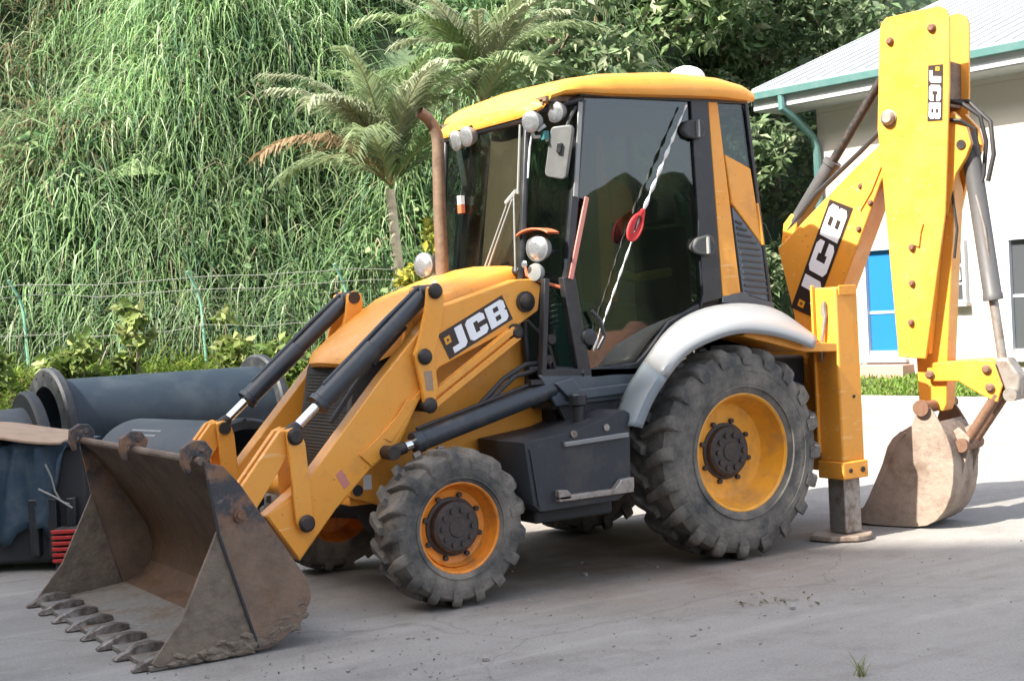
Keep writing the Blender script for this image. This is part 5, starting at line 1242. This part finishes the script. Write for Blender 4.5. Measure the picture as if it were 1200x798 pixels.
# ------------------------------------------------------------------ small things on the ground
def litter(n, cx, cy_, sx, sy, name, label, size, cols):
    P = np.stack([np.random.normal(cx, sx, n), np.random.normal(cy_, sy, n), np.full(n, .012)], -1); V, F, C = kites(P, size, cols, [1]*len(cols), up=2); V[:, 2] = np.abs(V[:, 2]-.012)*.5+.006
    o = cmesh(name, V, F, C, 'leaf', kind='stuff'); return o
litter(26, .80, 2.15, .10, .12, 'dry_leaf_litter', '', .05, [(.16, .14, .07), (.22, .18, .10), (.12, .13, .05)])
litter(240, 3.6, 1.9, .75, .6, 'dry_crumbs', '', .026, [(.10, .08, .06), (.14, .12, .09)])
litter(260, 1.2, 1.5, 1.2, .9, 'dry_crumbs', '', .020, [(.12, .10, .07), (.20, .17, .13), (.08, .07, .05)])
# loose grit: small stones strewn over the concrete
rs = np.random.RandomState(11); q = MB()
for k in range(150):
    x, y_ = rs.normal(2.2, 1.6)+rs.choice([-.6, 0, .9]), rs.normal(1.8, .9)+rs.choice([0, .5, -.8]); r_ = rs.uniform(.004, .013)*(1.8 if rs.rand() < .06 else 1)
    q.ell((x, y_, r_*.5), (r_*rs.uniform(.8, 1.4), r_*rs.uniform(.7, 1.2), r_*.7), n=5, m=3)
o = q.build('grit', 'stone', merge=False, ang=10); o['kind'] = 'stuff'
p0 = Vector((1.62, 3.62, 0)); t = empty('dry_weed', p0, 'thin dry weed growing from a crack at the bottom right', 'weed')
n = 16; V, F, ix = blades(np.array([[np.random.normal(0, .012), np.random.normal(0, .012), 0] for _ in range(n)]), np.random.uniform(0, 6.28, n), np.random.uniform(1.0, 1.55, n), np.random.uniform(.06, .16, n), np.random.uniform(.004, .009, n), np.random.uniform(.2, 1.3, n), 4)
cmesh('weed_blade', V, F, pal(n, [(.30, .27, .15), (.18, .22, .08)], [2, 2])[ix], 'blade', t)

# ------------------------------------------------------------------ out of view: added ridge to block the sun, wooded ridge round behind the yard
q = MB(); rows = []
for k in range(121):
    Yr = -45+90*k/120
    yc = Yr-1.75
    H = 35.27+.48*max(-14, min(yc, 9))+(.75*max(0, min(yc-1.3, 4)))  # ridge height shaped so its shade edge falls across the loader
    H += float(vnoise(Yr, 3.3, .9, 8)-.5)*.5+float(vnoise(Yr, 1.3, 2.5, 9)-.5)*.25
    rows.append([(15.5, Yr, -.1), (19, Yr, 5), (24, Yr, 14), (29, Yr, 24), (33, Yr, H-3), (35, Yr, H), (38, Yr, H-1), (60, Yr, H-8), (95, Yr, -.1)])
loft(q, rows); o = q.build('shade_ridge', 'woods', merge=False, ang=180); o['kind'] = 'structure'
q = MB(); q2 = MB(); rows = []; r2_ = []
for k in range(281):
    a = radians(62)+radians(150)*k/280; r_ = 74+6*sin(k*.3)
    H = 5.4+5.0*float(vnoise(k*.09, 2.0, 1, 3))+3.2*float(vnoise(k*.4, 5.0, 1, 6))+2.0*float(vnoise(k*.95, 5.0, 1, 7)*.6); c = lambda rr, z: (cos(a)*rr, sin(a)*rr, z)
    rows.append([c(r_-9, 1.6), c(r_-5, 3.2), c(r_-2, H*.7), c(r_, H), c(r_+4, H*.96), c(r_+40, -.1)]); r2_.append([c(r_-40, -.1), c(r_-34, .4), c(r_-24, 1.2+.6*sin(k*.5)), c(r_-14, 2.2+.8*sin(k*.9)), c(r_-8, 2.7)])
loft(q, rows); o = q.build('wooded_ridge', 'woods', merge=False, ang=180); o['kind'] = 'structure'
loft(q2, r2_); o = q2.build('earth_bank', 'earth', merge=False, ang=180); o['kind'] = 'structure'
